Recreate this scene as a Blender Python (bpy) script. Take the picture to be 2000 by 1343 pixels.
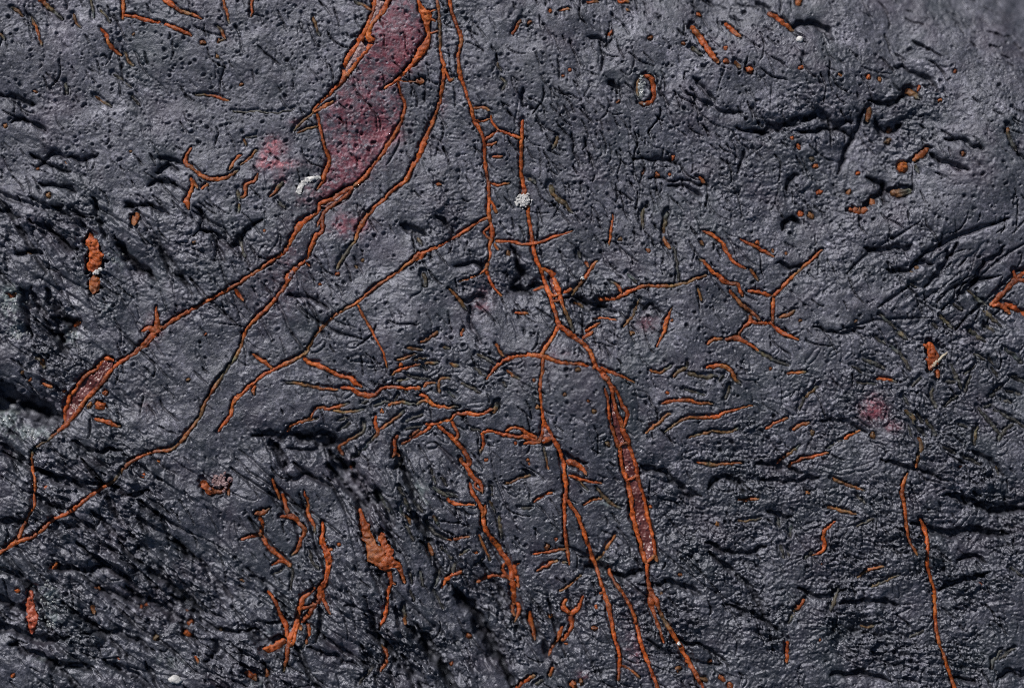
import bpy, math, random
import numpy as np

# ---------------------------------------------------------------- scene, camera, light
S = 0.0001                      # one drawing unit is 0.1 mm: the rock face in view is 0.20 m wide
DIST = 5200.0                   # camera height above the face, in drawing units
CX, CY = 1000.0, 671.5
scene = bpy.context.scene
for o in list(bpy.data.objects):
    bpy.data.objects.remove(o)
scene.render.engine = 'CYCLES'
scene.cycles.use_denoising = False
scene.cycles.max_bounces = 6
scene.cycles.filter_width = 1.1

cam_d = bpy.data.cameras.new('camera')
cam_d.sensor_width = 36.0
cam_d.lens = 36.0 * DIST / 2000.0
cam_d.clip_start = 0.01
cam_d.clip_end = 50.0
cam_d.dof.use_dof = True
cam_d.dof.focus_distance = DIST * S
cam_d.dof.aperture_fstop = 1.5
cam = bpy.data.objects.new('camera', cam_d)
scene.collection.objects.link(cam)
cam.location = (0, 0, DIST * S)
scene.camera = cam

SUN_AZ = math.radians(122)      # direction the light comes from, measured from +X (image right) towards +Y (image top)
SUN_EL = math.radians(39)
world = bpy.data.worlds.new('World')
scene.world = world
world.use_nodes = True
wn = world.node_tree.nodes
sky = wn.new('ShaderNodeTexSky')
sky.sky_type = 'NISHITA'
sky.sun_disc = False
sky.sun_elevation = SUN_EL
sky.sun_rotation = math.radians(90) - SUN_AZ
bg = wn['Background']
bg.inputs['Strength'].default_value = 0.05
world.node_tree.links.new(sky.outputs['Color'], bg.inputs['Color'])

sun_d = bpy.data.lights.new('sun', 'SUN')
sun_d.energy = 5.0
sun_d.angle = math.radians(4.0)
sun_d.color = (1.0, 0.95, 0.90)
sun = bpy.data.objects.new('sun', sun_d)
scene.collection.objects.link(sun)
sun.rotation_euler = (0, math.radians(90) - SUN_EL, SUN_AZ)

vs = scene.view_settings
vs.view_transform = 'Standard'
vs.look = 'None'
vs.gamma = 1.0
vs.exposure = 0.08
vs.use_curve_mapping = False

# ---------------------------------------------------------------- noise
rs = np.random.RandomState(7)
PERM = np.concatenate([rs.permutation(256)] * 2).astype(np.int32)
ANG = rs.rand(256) * 2 * np.pi
GX, GY = np.cos(ANG).astype(np.float32), np.sin(ANG).astype(np.float32)

def perlin(x, y, seed=0):
    x = np.asarray(x, np.float32) + np.float32(seed * 37.17)
    y = np.asarray(y, np.float32) + np.float32(seed * 91.73)
    xi = np.floor(x); yi = np.floor(y)
    fx = x - xi; fy = y - yi
    xi = xi.astype(np.int32) & 255; yi = yi.astype(np.int32) & 255
    u = fx * fx * fx * (fx * (fx * 6 - 15) + 10); v = fy * fy * fy * (fy * (fy * 6 - 15) + 10)
    x1 = (xi + 1) & 255; y1 = (yi + 1) & 255
    def g(a, b, dx, dy):
        h = PERM[PERM[a] + b]
        return GX[h] * dx + GY[h] * dy
    a = g(xi, yi, fx, fy); b = g(x1, yi, fx - 1, fy)
    c = g(xi, y1, fx, fy - 1); d = g(x1, y1, fx - 1, fy - 1)
    return 1.5 * ((a + u * (b - a)) * (1 - v) + (c + u * (d - c)) * v)

def fbm(x, y, octv=4, seed=0, gain=0.5):
    s = 0; a = 1.0; f = 1.0
    for i in range(octv):
        s = s + a * perlin(x * f, y * f, seed + i * 3)
        a *= gain; f *= 2.03
    return s

def chips(x, y, cell, seed, deg, aspect):
    """broken stone: every chip is a small tilted facet with its own level, sharp at its edges"""
    a = math.radians(deg); c, s = math.cos(a), math.sin(a)
    u = (x * c + y * s) / (cell * aspect); v = (-x * s + y * c) / cell
    u = u + .35 * perlin(x / (cell * 1.1), y / (cell * 1.1), seed); v = v + .35 * perlin(x / (cell * 1.1), y / (cell * 1.1), seed + 1)
    iu = np.floor(u).astype(np.int32); iv = np.floor(v).astype(np.int32)
    best = np.full(u.shape, 9.0, np.float32); bh = np.zeros(u.shape, np.int32); bx = np.zeros(u.shape, np.float32); by = np.zeros(u.shape, np.float32)
    for di in (-1, 0, 1):
        for dj in (-1, 0, 1):
            h_ = PERM[PERM[(iu + di) & 255] + ((iv + dj + seed) & 255)]
            dx = u - (iu + di + .5 + .45 * GX[h_]); dy = v - (iv + dj + .5 + .45 * GY[h_])
            d = dx * dx + dy * dy
            k = d < best
            best[k] = d[k]; bh[k] = h_[k]; bx[k] = dx[k]; by[k] = dy[k]
    g2 = PERM[(bh + 77) & 255]
    return (.75 * GX[g2] * bx + (.75 * GY[g2] - .35) * by + .32 * GX[PERM[(bh + 133) & 255]]).astype(np.float32)

def sstep(a, b, x):
    t = np.clip((x - a) / (b - a), 0, 1)
    return t * t * (3 - 2 * t)

# ---------------------------------------------------------------- the rock face: a height field
def drop(x, y):
    """the face rolls away from the lens towards its top right shoulder"""
    d = ((x - 1000) * 0.275 - (y + 10) * 0.961)          # distance above the shoulder line
    d = np.maximum(d + 25 * np.sin(x / 170.0), 0)
    e = np.maximum(np.hypot(np.maximum(np.abs(x - 1000) - 1350, 0), np.maximum(np.abs(y - 671) - 1000, 0)), 0)
    return -0.0014 * d ** 2 / (1 + d / 900.0) - e ** 2 / 1800.0

def unproj(px, py):
    """where a feature of the face lies: follows the face's large curvature"""
    x, y = np.asarray(px, float), np.asarray(py, float)
    X, Y = x.copy(), y.copy()
    for _ in range(4):
        k = 1 - drop(X, Y) / DIST
        X = CX + (x - CX) * k; Y = CY + (y - CY) * k
    return X, Y

def axis(a, b, step, lo, hi):
    core = np.arange(a, b + step, step)
    left = []; p = a; s = step
    while p > lo:
        s *= 1.16; p -= s; left.append(p)
    right = []; p = core[-1]; s = step
    while p < hi:
        s *= 1.16; p += s; right.append(p)
    return np.array(left[::-1] + list(core) + right)

STEP = 1.8
XS = axis(-70, 2130, STEP, -900, 2900)
YS = axis(-130, 1420, STEP, -900, 2250)
NX, NY = len(XS), len(YS)
X, Y = np.meshgrid(XS.astype(np.float32), YS.astype(np.float32))

def blobs(lst, base=0.0):
    r = np.full(X.shape, base, np.float32)
    for (x, y, rx, ry, a) in lst:
        r += a * np.exp(-(((X - x) / rx) ** 2 + ((Y - y) / ry) ** 2))
    return r
# ---------------------------------------------------------------- what grows through the face
VEINS = []      # dicts: key, parent, name, pts, w, t, sink, label
def A(pts, w=8, t=0.0, key=None, parent=None, name=None, sink=None, label=None, lump=1.0):
    p = [float(v) for v in pts.split()]
    p = list(zip(p[0::2], p[1::2]))
    VEINS.append(dict(key=key, parent=parent, name=name, pts=p, w=w, t=t, sink=sink, label=label, lump=lump))

# --- long veins of the upper left
A('735 -14 730 20 720 48 707 72 695 92 680 112 671 133 673 150 660 167 640 187 620 206 612 219', [10,10,11,12,12,11,11,10,9,8,8,8], key='v1', name='vein', sink=.3, label='orange vein forking round a pale window beside the pink stain')
A('764 -14 752 17 741 32 727 48 720 70 727 82 717 98 700 117 686 137 674 150', [11,12,10,10,14,14,9,9,9,10], parent='v1')
A('614 220 632 210 652 198', 8, .15, parent='v1')
A('614 220 595 235 572 257', [7,8,4], .45, parent='v1', sink=.5)
A('620 222 624 245 630 270 637 295 643 310 640 325 635 338 630 353 619 371', [6,6,6,7,8,9,9,10,5], .12, parent='v1')
A('580 262 600 252 622 245', 5, .4, parent='v1')
A('690 2 712 12 728 22', [6,6,7], [.9,.4,.1], parent='v1')
A('812 -14 822 15 833 32 834 52 837 72 832 88 821 104 809 121 792 140 772 158 750 173', [6,9,24,10,9,16,20,13,8,8,4], key='v2', name='vein', label='orange vein with a swollen plate narrowing to a red stained tip')
A('840 24 852 20', 5, parent='v2')
A('842 38 851 42', 5, parent='v2')
A('838 66 857 61', 5, parent='v2')
A('851 -14 857 22 859 50 860 82 860 100 867 128 875 150 880 158 889 151', [7,7,7,6,6,8,7,7,4], [.05,.3,.5,.5,.1,0,0,.1,.6], key='v3', name='vein', sink=.3)
A('867 130 866 160 862 180 857 205 850 225 842 245 832 265 827 282 817 305 804 327 792 353 772 366 750 388 730 406 712 428 702 446 697 461 695 471', [8,8,8,8,8,8,8,12,12,10,10,9,9,9,9,9,9,7], [0,.1,.1,.1,.3,.15,.1,0,0,.1,.1,.1,.2,.15,.3,.2,.1,.2], parent='v3', label='long brown orange vein bounding the pink stain on its lower side')
A('695 471 685 483 675 496 665 511 657 526', [7,8,8,8,5], [.3,.75,.7,.6,.3], parent='v3', sink=.3)
A('777 158 782 180 790 200 787 225 777 250 762 275 745 302 725 325 712 346 690 364', [5,7,7,8,8,9,9,9,10,10], .1, key='v4', name='vein', label='brown orange vein running down the edge of the pink stain into two strands')
A('777 158 795 159 812 160', 4, .2, parent='v4')
A('812 160 820 158 828 160', [6,15,10], .3, parent='v4')
A('690 364 660 381 642 393 625 398 620 413 600 428 585 441 577 456 565 478 550 496 525 513 500 531 475 548 450 563 412 583 390 596 362 611 337 626 322 636 303 650', [9,13,11,9,10,11,16,10,10,9,8,8,8,8,8,8,8,8,9,12], [.05,.05,.05,.05,.05,.05,0,.05,.1,.1,.15,.15,.15,.1,.05,.05,.05,0,0,0], parent='v4', label='upper strand of the vein running to the lower left')
A('690 366 675 383 655 396 640 408 630 423 629 438 630 451 617 461 610 478 602 498 592 511 575 526 563 540 560 551 550 568 525 598 500 621 483 640 473 665 462 694 445 717 430 739 415 762 400 787 390 812 375 834 357 857 340 874 327 879 300 882 270 894 247 909 232 927 217 942 197 954 175 969 150 989 125 1005 102 1015 85 1032 65 1047 37 1057 15 1069 -14 1088', [8,8,8,9,9,9,11,10,9,9,10,14,16,10,9,9,9,8,8,8,8,8,8,8,8,8,9,8,7,8,8,8,8,8,8,8,11,8,8,8,8,9,9,9], [.05,.05,.05,0,0,0,0,.05,.15,.2,.1,0,0,.1,.05,.05,.1,.15,.3,.5,.72,.5,.25,.3,.6,.25,.3,.55,.25,.1,.05,.1,.8,.4,.05,0,0,0,.05,.05,.05,.05,.05,.05], parent='v4', label='lower strand of the vein, dark in places, reaching the lower left edge')
A('640 408 628 425 619 444', [6,7,4], parent='v4')
A('597 513 606 520', 6, parent='v4')
A('459 564 466 575 476 587', [6,8,7], parent='v4')
A('300 652 307 630 304 613 305 598', [20,13,8,3], parent='v4')
A('276 648 290 641 305 648', [5,11,14], parent='v4')
A('303 650 288 664 276 676 262 690 250 698 230 710 220 720', [16,11,12,9,8,8,9], parent='v4')
A('297 660 285 675 270 680', [9,9,8], parent='v4')
A('222 705 207 700 197 707 187 722 172 730 157 745 147 760 135 772 130 790 124 804 125 817 124 830', [6,9,10,9,9,9,8,9,9,9,9,9], key='b1', name='blister_vein', label='leaf shaped orange vein blister with a glossy dark red filling')
A('220 719 212 729 202 744 190 757 177 769 165 782 155 797 142 814 130 829 110 844', [8,9,9,9,10,9,9,9,10,8], parent='b1', name='rim')
A('110 844 95 859 77 869 66 879 62 892 63 917 68 942 66 967 67 987 55 1007 42 1032 37 1047 28 1060', [7,6,6,6,7,7,6,6,7,7,7,8,8], [.1,.6,.5,.7,.2,.1,.2,.2,.15,.15,.1,.05,0], parent='b1', name='branch')

# --- centre: ladder vein and trunk
A('876 -14 882 20 890 45 900 70 900 90 895 112 897 135 902 157 910 180 917 200 922 215 925 232 935 250 945 272 947 290 947 310 950 336 954 358 955 386 955 421 960 441 962 461 957 476 957 498 952 516 950 527', [7,7,8,8,7,7,8,8,7,7,8,8,8,8,7,7,7,7,7,8,8,9,8,7,8,9], [.1,.1,.05,.1,.2,.2,.2,.1,.05,0,0,0,0,0,.05,.1,.1,.1,.1,0,0,0,.1,.1,.3,.1], key='v5', name='vein', label='thin orange vein with ladder rungs on its right side')
for s in ('924 213 940 211 957 216', '927 235 942 236 957 233', '959 225 961 240 974 255', '950 285 962 281 971 277', '960 306 983 305', '958 358 975 361 995 357', '958 390 964 402 970 416', '957 441 945 453 950 461 960 468', '967 473 969 482 973 489'):
    A(s, 5.5, .08, parent='v5')
A('947 274 960 265 974 255 990 260 1003 265 1018 271', [7,7,9,8,8,8], parent='v5')
A('950 525 935 536 912 546 897 550', [6,5,4,3], .2, parent='v5')
A('950 528 952 535 962 558 980 578', [10,8,6,4], parent='v5')
A('967 471 1000 472 1020 477 1037 476 1060 471 1087 461 1118 451', [6,6,6,6,6,6,4], parent='v5')
A('1021 234 1019 270 1018 300 1018 336 1020 351 1023 366 1024 384', [6,8,8,7,8,12,15], key='v6', name='vein', label='orange vein passing under a white tuft into a thick double trunk')
A('1031 398 1032 423 1037 448 1041 478 1047 506 1057 526 1065 553 1075 581 1085 611 1092 633 1105 646 1125 661 1140 672 1155 692 1162 712 1175 727 1187 744', [9,8,8,8,8,9,9,9,9,10,11,10,10,10,9,10,11], parent='v6')
A('1057 524 1077 533 1085 551 1092 571 1097 591 1105 611 1115 633 1120 648', [8,13,13,10,8,8,8,6], [0,0,0,0,.1,.5,.7,.7], parent='v6')
A('1070 570 1082 577 1095 575', 7, .1, parent='v6'); A('1076 590 1086 588 1097 586', 6, .15, parent='v6')
A('1100 573 1118 563', [7,8], .05, parent='v6')
A('1117 576 1135 553 1145 541 1160 516 1168 509', [6,9,9,8,4], [.6,.3,.1,.1,.2], parent='v6')
A('1143 508 1150 521', 6, .1, parent='v6')
A('1041 567 1052 563 1064 559', [4,7,7], parent='v6')
A('1092 636 1080 658 1070 672 1056 694', [9,8,8,9], parent='v6')
A('950 741 967 719 982 706 1000 698 1022 693 1056 695 1082 704 1105 709 1132 711 1162 718', [4,9,9,8,8,9,8,8,8,8], [.2,0,0,0,0,0,0,0,0,0], parent='v6')
A('1170 718 1200 729 1240 747', [8,8,4], [0,0,.3], parent='v6')
A('1060 697 1060 722 1055 754 1057 787 1060 812 1062 827 1056 862', [8,7,7,7,8,9,8], parent='v6')
A('1062 822 1077 849 1092 879 1100 899 1103 927 1106 952 1103 984 1103 1008 1104 1040 1108 1072 1112 1104', [8,9,10,10,9,9,9,8,7,7,4], parent='v6')
A('1056 862 1068 858 1080 856', [10,13,9], parent='v6')
A('1108 975 1117 990 1129 1007 1140 1037 1150 1067 1160 1095 1165 1107 1172 1132 1180 1155 1187 1177 1195 1214 1200 1244 1210 1277 1210 1300 1207 1329', [8,8,8,8,8,8,7,7,10,10,9,8,8,9,6], [0,.05,.05,.05,.05,0,.1,.2,0,0,.05,0,0,0,.1], parent='v6')
A('1166 1095 1182 1077 1203 1044', [6,8,6], [.5,.4,.1], parent='v6')
A('1170 1160 1180 1155', [5,9], parent='v6')
A('1212 1298 1232 1307 1250 1323', [5,7,4], .2, parent='v6')
A('1105 900 1125 907 1140 917 1146 928', [9,13,10,5], .05, parent='v6')
A('1110 928 1125 932 1140 938 1177 944', [5,7,7,4], .05, parent='v6')
A('1127 933 1140 948 1150 958', [4,4,3], .6, parent='v6')
A('1040 1082 1070 1078 1106 1072', [4,6,6], .05, parent='v6')
A('942 844 962 842 987 849 1010 853 1025 852 1040 858 1057 860', [7,8,9,9,9,9,9], parent='v6')
A('988 842 1000 835 1015 837 1032 847 1050 856', [6,8,8,8,8], parent='v6')
A('942 844 945 867 938 886', [7,7,6], [0,.05,.5], parent='v6')
A('1022 866 1040 864 1057 863', 8, parent='v6')
A('1062 869 1066 892 1072 917', [6,5,4], [.8,.7,.1], parent='v6')
A('1180 730 1192 754 1202 797 1212 822 1215 834', [9,8,8,9,13], parent='v6')
A('1190 747 1207 769 1215 792 1225 807 1222 824 1215 836', [7,7,8,8,8,10], parent='v6')
A('1181 757 1187 782 1190 812 1195 837 1205 862 1210 877', [4,6,6,7,7,8], parent='v6')
A('1210 867 1212 892 1217 917 1225 937 1232 967 1237 1008 1243 1032 1250 1057 1257 1082 1263 1102', [8,8,9,9,10,11,10,9,9,10], key='b2', name='blister_vein', label='long double edged orange vein filled with glossy dark red crust')
A('1215 832 1220 847 1227 862 1235 887 1242 907 1245 927 1252 952 1260 977 1265 1008 1272 1032 1277 1057 1281 1084 1284 1097', [14,13,10,8,8,9,7,7,8,7,7,8,6], parent='b2', name='rim')
A('1264 1098 1272 1091 1281 1085', 7, parent='b2', name='rim')
A('1224 938 1235 934 1246 928', 6, parent='b2', name='rim')
A('1208 872 1218 866 1229 864', 7, parent='b2', name='rim')
A('1264 1100 1265 1132 1270 1157 1273 1180 1280 1204 1287 1225 1297 1255', [8,9,15,14,8,7,4], [0,0,0,0,.1,.05,.1], parent='b2', name='branch')
A('1270 1157 1282 1174 1288 1192 1300 1214 1312 1234 1327 1257 1337 1277 1350 1299 1362 1322 1380 1357', [12,12,8,9,10,10,10,10,10,10], [0,0,.3,.6,.1,.05,0,0,0,0], parent='b2', name='branch')
A('1190 1110 1195 1127 1207 1145 1222 1167 1235 1192 1242 1214 1250 1247 1257 1270 1267 1295 1275 1317 1290 1357', [6,7,8,8,8,8,9,8,8,8,9], [.15,.05,.15,0,0,.05,0,0,0,0,0], name='vein', label='slim orange vein running to the bottom edge beside the trunk')

# --- long arc vein to the lower left
A('956 424 937 431 920 443 900 456 880 468 857 481 835 491 820 500 807 508 787 523 767 538 740 556 715 576 697 591 675 603 655 616 637 631 622 646 609 665 597 687 587 695 565 707 550 714 530 724 512 734 500 744 487 754 475 767 460 779 452 797 450 812 440 824 425 843', [7,7,7,7,6,6,7,17,8,7,7,7,7,7,7,7,7,7,7,8,8,8,8,8,8,8,8,8,9,9,9,9,6], [.05,.1,.1,.1,.05,.1,.1,0,.1,.2,.2,.2,.15,.15,.3,.3,.3,.35,.45,.5,.4,.3,.15,.05,0,0,0,0,0,0,0,0,0], key='v7', name='vein', label='long thin arc vein with a knot, curving to the lower left')
A('812 503 820 500 828 498', [8,20,9], parent='v7')
A('698 594 712 621 725 643 735 663 743 676 750 692 757 720', [4,5,5,5,5,5,3], .15, parent='v7')
A('592 697 600 707 620 714 640 722 662 733 682 738 695 749 708 755', [5,9,11,9,9,9,9,8], parent='v7')
A('492 691 500 697 515 707 532 719', [6,8,8,6], .15, parent='v7')
A('500 752 494 762 497 772', [5,9,4], .1, parent='v7')

# --- central worm patch
A('664 757 685 759 702 769 720 773 735 769 745 759 765 756 787 758 822 757', [6,7,11,13,8,8,8,8,8], key='v8', name='vein', label='wavy orange vein above the dark worm shaped veinlets')
A('827 756 835 749 852 747', 7, .2, parent='v8')
A('858 767 858 748 861 740 880 738', 6, .45, parent='v8')
A('557 747 578 748 600 753 630 759 660 760', [5,7,7,7,5], [.95,.4,.55,.3,.2], sink=.4)
A('560 843 572 829 595 822 622 817', [6,8,8,5], [.2,.2,.2,.6])
A('602 817 620 797 640 799 660 794 681 788', [6,9,8,8,5], [.25,.1,.05,.1,.8])
A('650 802 680 805 712 801', 6, [.4,.45,.8])
A('729 794 745 787 760 783', 6, .85)
A('757 792 775 786 797 787 812 790', [6,7,7,6], [.15,.2,.6,.8])
A('812 790 832 782 850 792 875 795 896 795', [6,9,9,8,6], [.4,.05,.1,.1,.95])
A('818 772 830 772 837 784', [7,9,8], .05)
A('732 812 735 832 738 845 725 860', [8,9,9,7], [.0,0,.05,.4])
A('725 860 707 880 687 895', [7,7,5], .98, sink=.5)
A('742 840 765 822 775 815 791 801', [6,7,7,7], [.1,.3,.5,.8])
A('708 822 709 842 687 857 662 873 668 890', [8,8,8,8,7], [.9,.7,.4,.1,.05])
A('790 825 807 815 827 808', 6, .85)
for s, t in (('775 703 795 698 812 691', .3), ('795 680 812 682 828 683', .5), ('808 702 835 698', .45), ('828 709 857 709', .4), ('876 710 897 714', .4), ('864 677 880 680', .5), ('774 745 800 740', .7), ('793 731 812 738 840 740', .92), ('823 712 835 722', .95), ('873 762 888 775', .75), ('900 747 920 757 940 768', .75), ('925 717 938 727 950 736', .8), ('930 692 950 700 967 710', .75), ('980 745 990 755', .7), ('660 822 680 815', .9), ('662 840 685 825', .95), ('790 838 825 832', .9), ('705 787 720 783', .9), ('770 790 778 768', .95), ('792 770 795 762', .9)):
    A(s, [5,7.5,5.5], t)
A('765 732 782 722 800 716 822 711', [5,8,8,6], [.3,.05,.05,.2])
A('967 670 977 687 985 697', [7,7,5], .2)
A('990 722 1000 732 1015 740', [5,9,6], .35)
A('830 829 850 827 867 822 880 819 890 809 912 807 937 809 963 797', [7,8,8,8,8,9,8,6], key='v9', name='vein', label='branched orange vein descending in loops through the centre')
A('964 806 969 795 973 784', 10, [.45,.6,.9], parent='v9')
A('853 830 875 847 890 862 905 879 915 897 915 909 905 906 899 893', [8,8,9,9,9,9,8,7], parent='v9')
A('880 820 890 837 895 849 890 859', 7, parent='v9')
A('843 833 812 852 800 859 783 868', [8,8,8,6], parent='v9')
A('800 853 812 843 820 841', [6,8,6], .1, parent='v9')
A('910 908 920 927 930 937 940 947 942 963', [8,9,9,8,6], parent='v9')
A('917 942 922 960 935 980 942 997 947 1030 960 1052 972 1067 985 1087 997 1107 1001 1135 1005 1160 1005 1182', [6,8,8,9,9,9,12,12,12,14,13,12], parent='v9')
A('930 940 928 950 940 960', [6,5,5], parent='v9')
A('948 985 948 1003 941 1010', [5,6,6], .05, parent='v9')
A('1000 1129 970 1125 947 1130 930 1139', [8,8,7,5], parent='v9')
A('1015 1099 1005 1107 1010 1130 1013 1148', [5,9,9,7], parent='v9')
A('986 1098 983 1115 998 1134', 7, parent='v9')
A('1012 1175 1014 1195 1005 1217', [9,8,5], [0,.1,.3], parent='v9')
A('1003 1175 1001 1195 1006 1205', [8,8,7], .1, parent='v9')
A('872 972 885 982 905 985 928 985', [5,9,8,4])
A('845 950 862 962 885 970', [7,9,7], .8)
A('778 849 770 862 771 880 766 893', [7,9,9,8], key='v9b')
A('772 886 781 892', 8, parent='v9b')
A('780 898 777 910 770 915', [9,8,5], .92)
A('917 836 940 842', 6, .95)

# --- middle right
A('1168 583 1195 583 1217 576 1237 566 1262 558 1287 559 1312 558 1337 553 1357 546 1381 537', [9,10,9,8,8,9,8,7,7,6], [0,0,0,.05,.15,.2,.45,.5,.4,.25], key='v10', name='vein', label='orange vein fading to brown, lying level right of the trunk')
A('1215 573 1207 558 1190 548', [7,6,5], [.1,.2,.8], parent='v10')
A('1217 639 1232 623 1242 601 1250 580', [5,10,8,3], .5)
A('1281 678 1297 648 1302 626 1313 599', [4,9,9,3], .1)
A('1160 622 1180 621 1205 626', 4, .1)
A('1004 610 1032 612', [4,8], .05)
A('1370 450 1390 458 1410 473 1422 496 1435 513 1457 525', [4,8,8,8,8,5], .02)
A('1464 526 1472 533 1482 548', [6,8,5], .3)
A('1445 467 1467 478 1487 488 1513 501', [4,8,8,4], .05)
A('1363 505 1375 511 1390 528 1410 543 1422 553 1440 556 1451 579', [6,8,9,9,9,9,7], [.95,.1,0,0,0,0,.05])
A('1425 565 1437 583 1457 601 1475 613 1485 626', [6,9,9,8,6], [.1,.2,.35,.1,.05])
A('1460 568 1480 570 1500 576 1512 577', [6,8,8,10], key='v11', name='vein', label='spindly branched orange vein shaped like a running figure at right')
A('1512 577 1537 551 1562 528 1585 508 1607 487', [10,8,7,7,5], [0,.2,.4,.1,.1], parent='v11')
A('1512 577 1510 601 1510 630', [10,8,8], .05, parent='v11')
A('1500 630 1510 632 1525 648 1560 664', [9,11,10,5], parent='v11')
A('1504 632 1470 628 1466 613', [8,9,7], .05, parent='v11')
A('1467 629 1450 641 1440 658', [8,8,10], .05, parent='v11')
A('1415 664 1437 660 1455 668 1470 676 1482 685', [7,12,8,7,6], .05, parent='v11')
A('1380 673 1395 663 1412 661', [5,8,7], .15, parent='v11')
A('1475 684 1500 697 1520 707 1542 714', [6,8,8,5], .72)
A('1520 620 1537 616 1555 605', [4,9,6], .35)
A('1267 722 1282 728 1297 724 1312 711', [6,8,8,5], [.3,.35,.5,.75])
A('1315 737 1327 724 1342 717 1342 703', [6,8,7,6], [.35,.55,.7,.8])
A('1342 727 1360 734 1382 736 1403 733', [6,9,9,6], .72)
A('1377 718 1400 714 1420 718 1432 732 1445 749', [5,10,10,10,7], [.1,.1,.15,.3,.6])
A('1402 745 1413 731', [6,9], .97)
A('1415 780 1422 768 1425 753', [5,8,7], [.9,.8,.4])
A('1335 759 1360 767 1377 772', [5,8,6], .8)
A('1290 788 1312 783 1337 781 1362 786 1391 789', [4,8,8,8,5], .12)
A('1297 844 1320 827 1337 817 1375 814 1400 812 1425 802 1471 792', [5,8,8,8,8,8,3], [.7,.5,.2,.02,.02,.05,.2])
A('1259 847 1282 829 1300 812 1312 807', [5,8,7,5], .35)
A('1345 855 1370 847 1395 842 1422 844 1443 836', [4,8,7,8,5], .45)
A('1360 903 1387 906 1412 907 1452 904', [6,9,8,5], [.2,.55,.35,.2])
A('1442 977 1462 976 1483 973', [5,8,6], .25)
A('1165 950 1177 967 1195 984 1213 993', [4,8,8,6], .6)
A('1141 986 1157 976 1178 974', [5,8,6], .1)
A('1043 980 1060 969 1080 961', [5,8,7], .02)
A('985 945 1000 941 1017 932 1038 928', [5,7,7,5], .4)
A('1017 992 1040 992', 6, .8)
A('1047 1115 1070 1104 1091 1095', [5,9,6], .05)
A('1093 1157 1110 1145 1137 1122', [5,6,5], .4)
A('1096 1098 1109 1099', 6, .5)
A('1140 1163 1130 1187 1117 1202 1117 1224 1105 1244 1096 1253', [4,9,11,9,9,5], key='v12', name='vein', label='Y shaped orange veinlet left of the lower trunk')
A('1108 1169 1100 1185 1117 1202', [7,12,10], .05, parent='v12')
A('1099 1223 1090 1247 1080 1264 1071 1283', [6,9,8,4], .1, parent='v12')
A('1035 1193 1039 1220 1045 1251', [7,9,6], .1)
A('1005 1350 1027 1330 1046 1319', [10,12,9], .08)
A('1082 1303 1073 1320', [9,11], .2); A('1045 1337 1062 1329', 8, .6)
A('1073 360 1082 381 1100 396 1119 416', [12,10,10,4], [.55,.6,.6,.55])
A('1030 348 1042 352 1046 358', 9, .6)
A('1198 418 1193 451 1191 479', [3,8,4], .2)
A('1265 398 1255 418 1258 446', [8,9,5], [.8,.7,.7], sink=.5)
A('1304 412 1300 433 1297 461 1309 487', [9,10,10,7], [.95,.7,.5,.15], sink=.5)
A('1129 490 1134 503', [9,9], .65)
A('1225 533 1245 553', [5,8], .85)
A('1362 562 1371 588', [6,8], [.6,.15])
A('1367 469 1373 480', 7, .35)
A('1366 345 1379 357', [7,8], .1)
A('1142 649 1160 636 1173 630', [7,8,6], .05, key='tw1'); A('1137 662 1150 653 1160 646', [7,8,5], .05, parent='tw1')
A('1120 590 1140 600', 8, .45)
A('1315 480 1322 510 1325 548', [5,6,6], .98, sink=.5)

# --- upper right, out of focus
A('1350 50 1367 72 1382 95 1403 124', [11,13,13,11], .05, name='vein', label='thick soft focus orange vein near the upper right')
A('1415 45 1432 60 1448 73', [9,12,8], .05)
A('1000 70 1017 39', [6,8], .05)
A('1350 92 1372 107', 9, .6); A('1435 119 1446 134', 9, .3)
A('1092 21 1112 18', 7, .25); A('1145 6 1170 4', 7, .15); A('1205 2 1230 3', 8, .1); A('1222 16 1232 23', 6, .15)
A('1090 266 1087 280 1077 291', [8,8,7], .55)
A('1498 24 1520 38 1551 62', [9,13,7], .1)
A('1773 172 1782 180 1797 193', [13,13,10], [.25,.4,.5])
A('1701 208 1697 239', [10,12], .25)
A('1783 314 1800 302 1816 290', [12,15,10], .3)
A('1788 320 1796 338', [6,7], .6)
A('1740 376 1760 377 1781 372', [15,18,15], .48)
A('1658 409 1676 412 1696 410', [12,17,13], .12, lump=1.8)
A('1968 250 1972 270 1985 295', [10,9,8], [.3,.85,.8], sink=.4)

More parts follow.
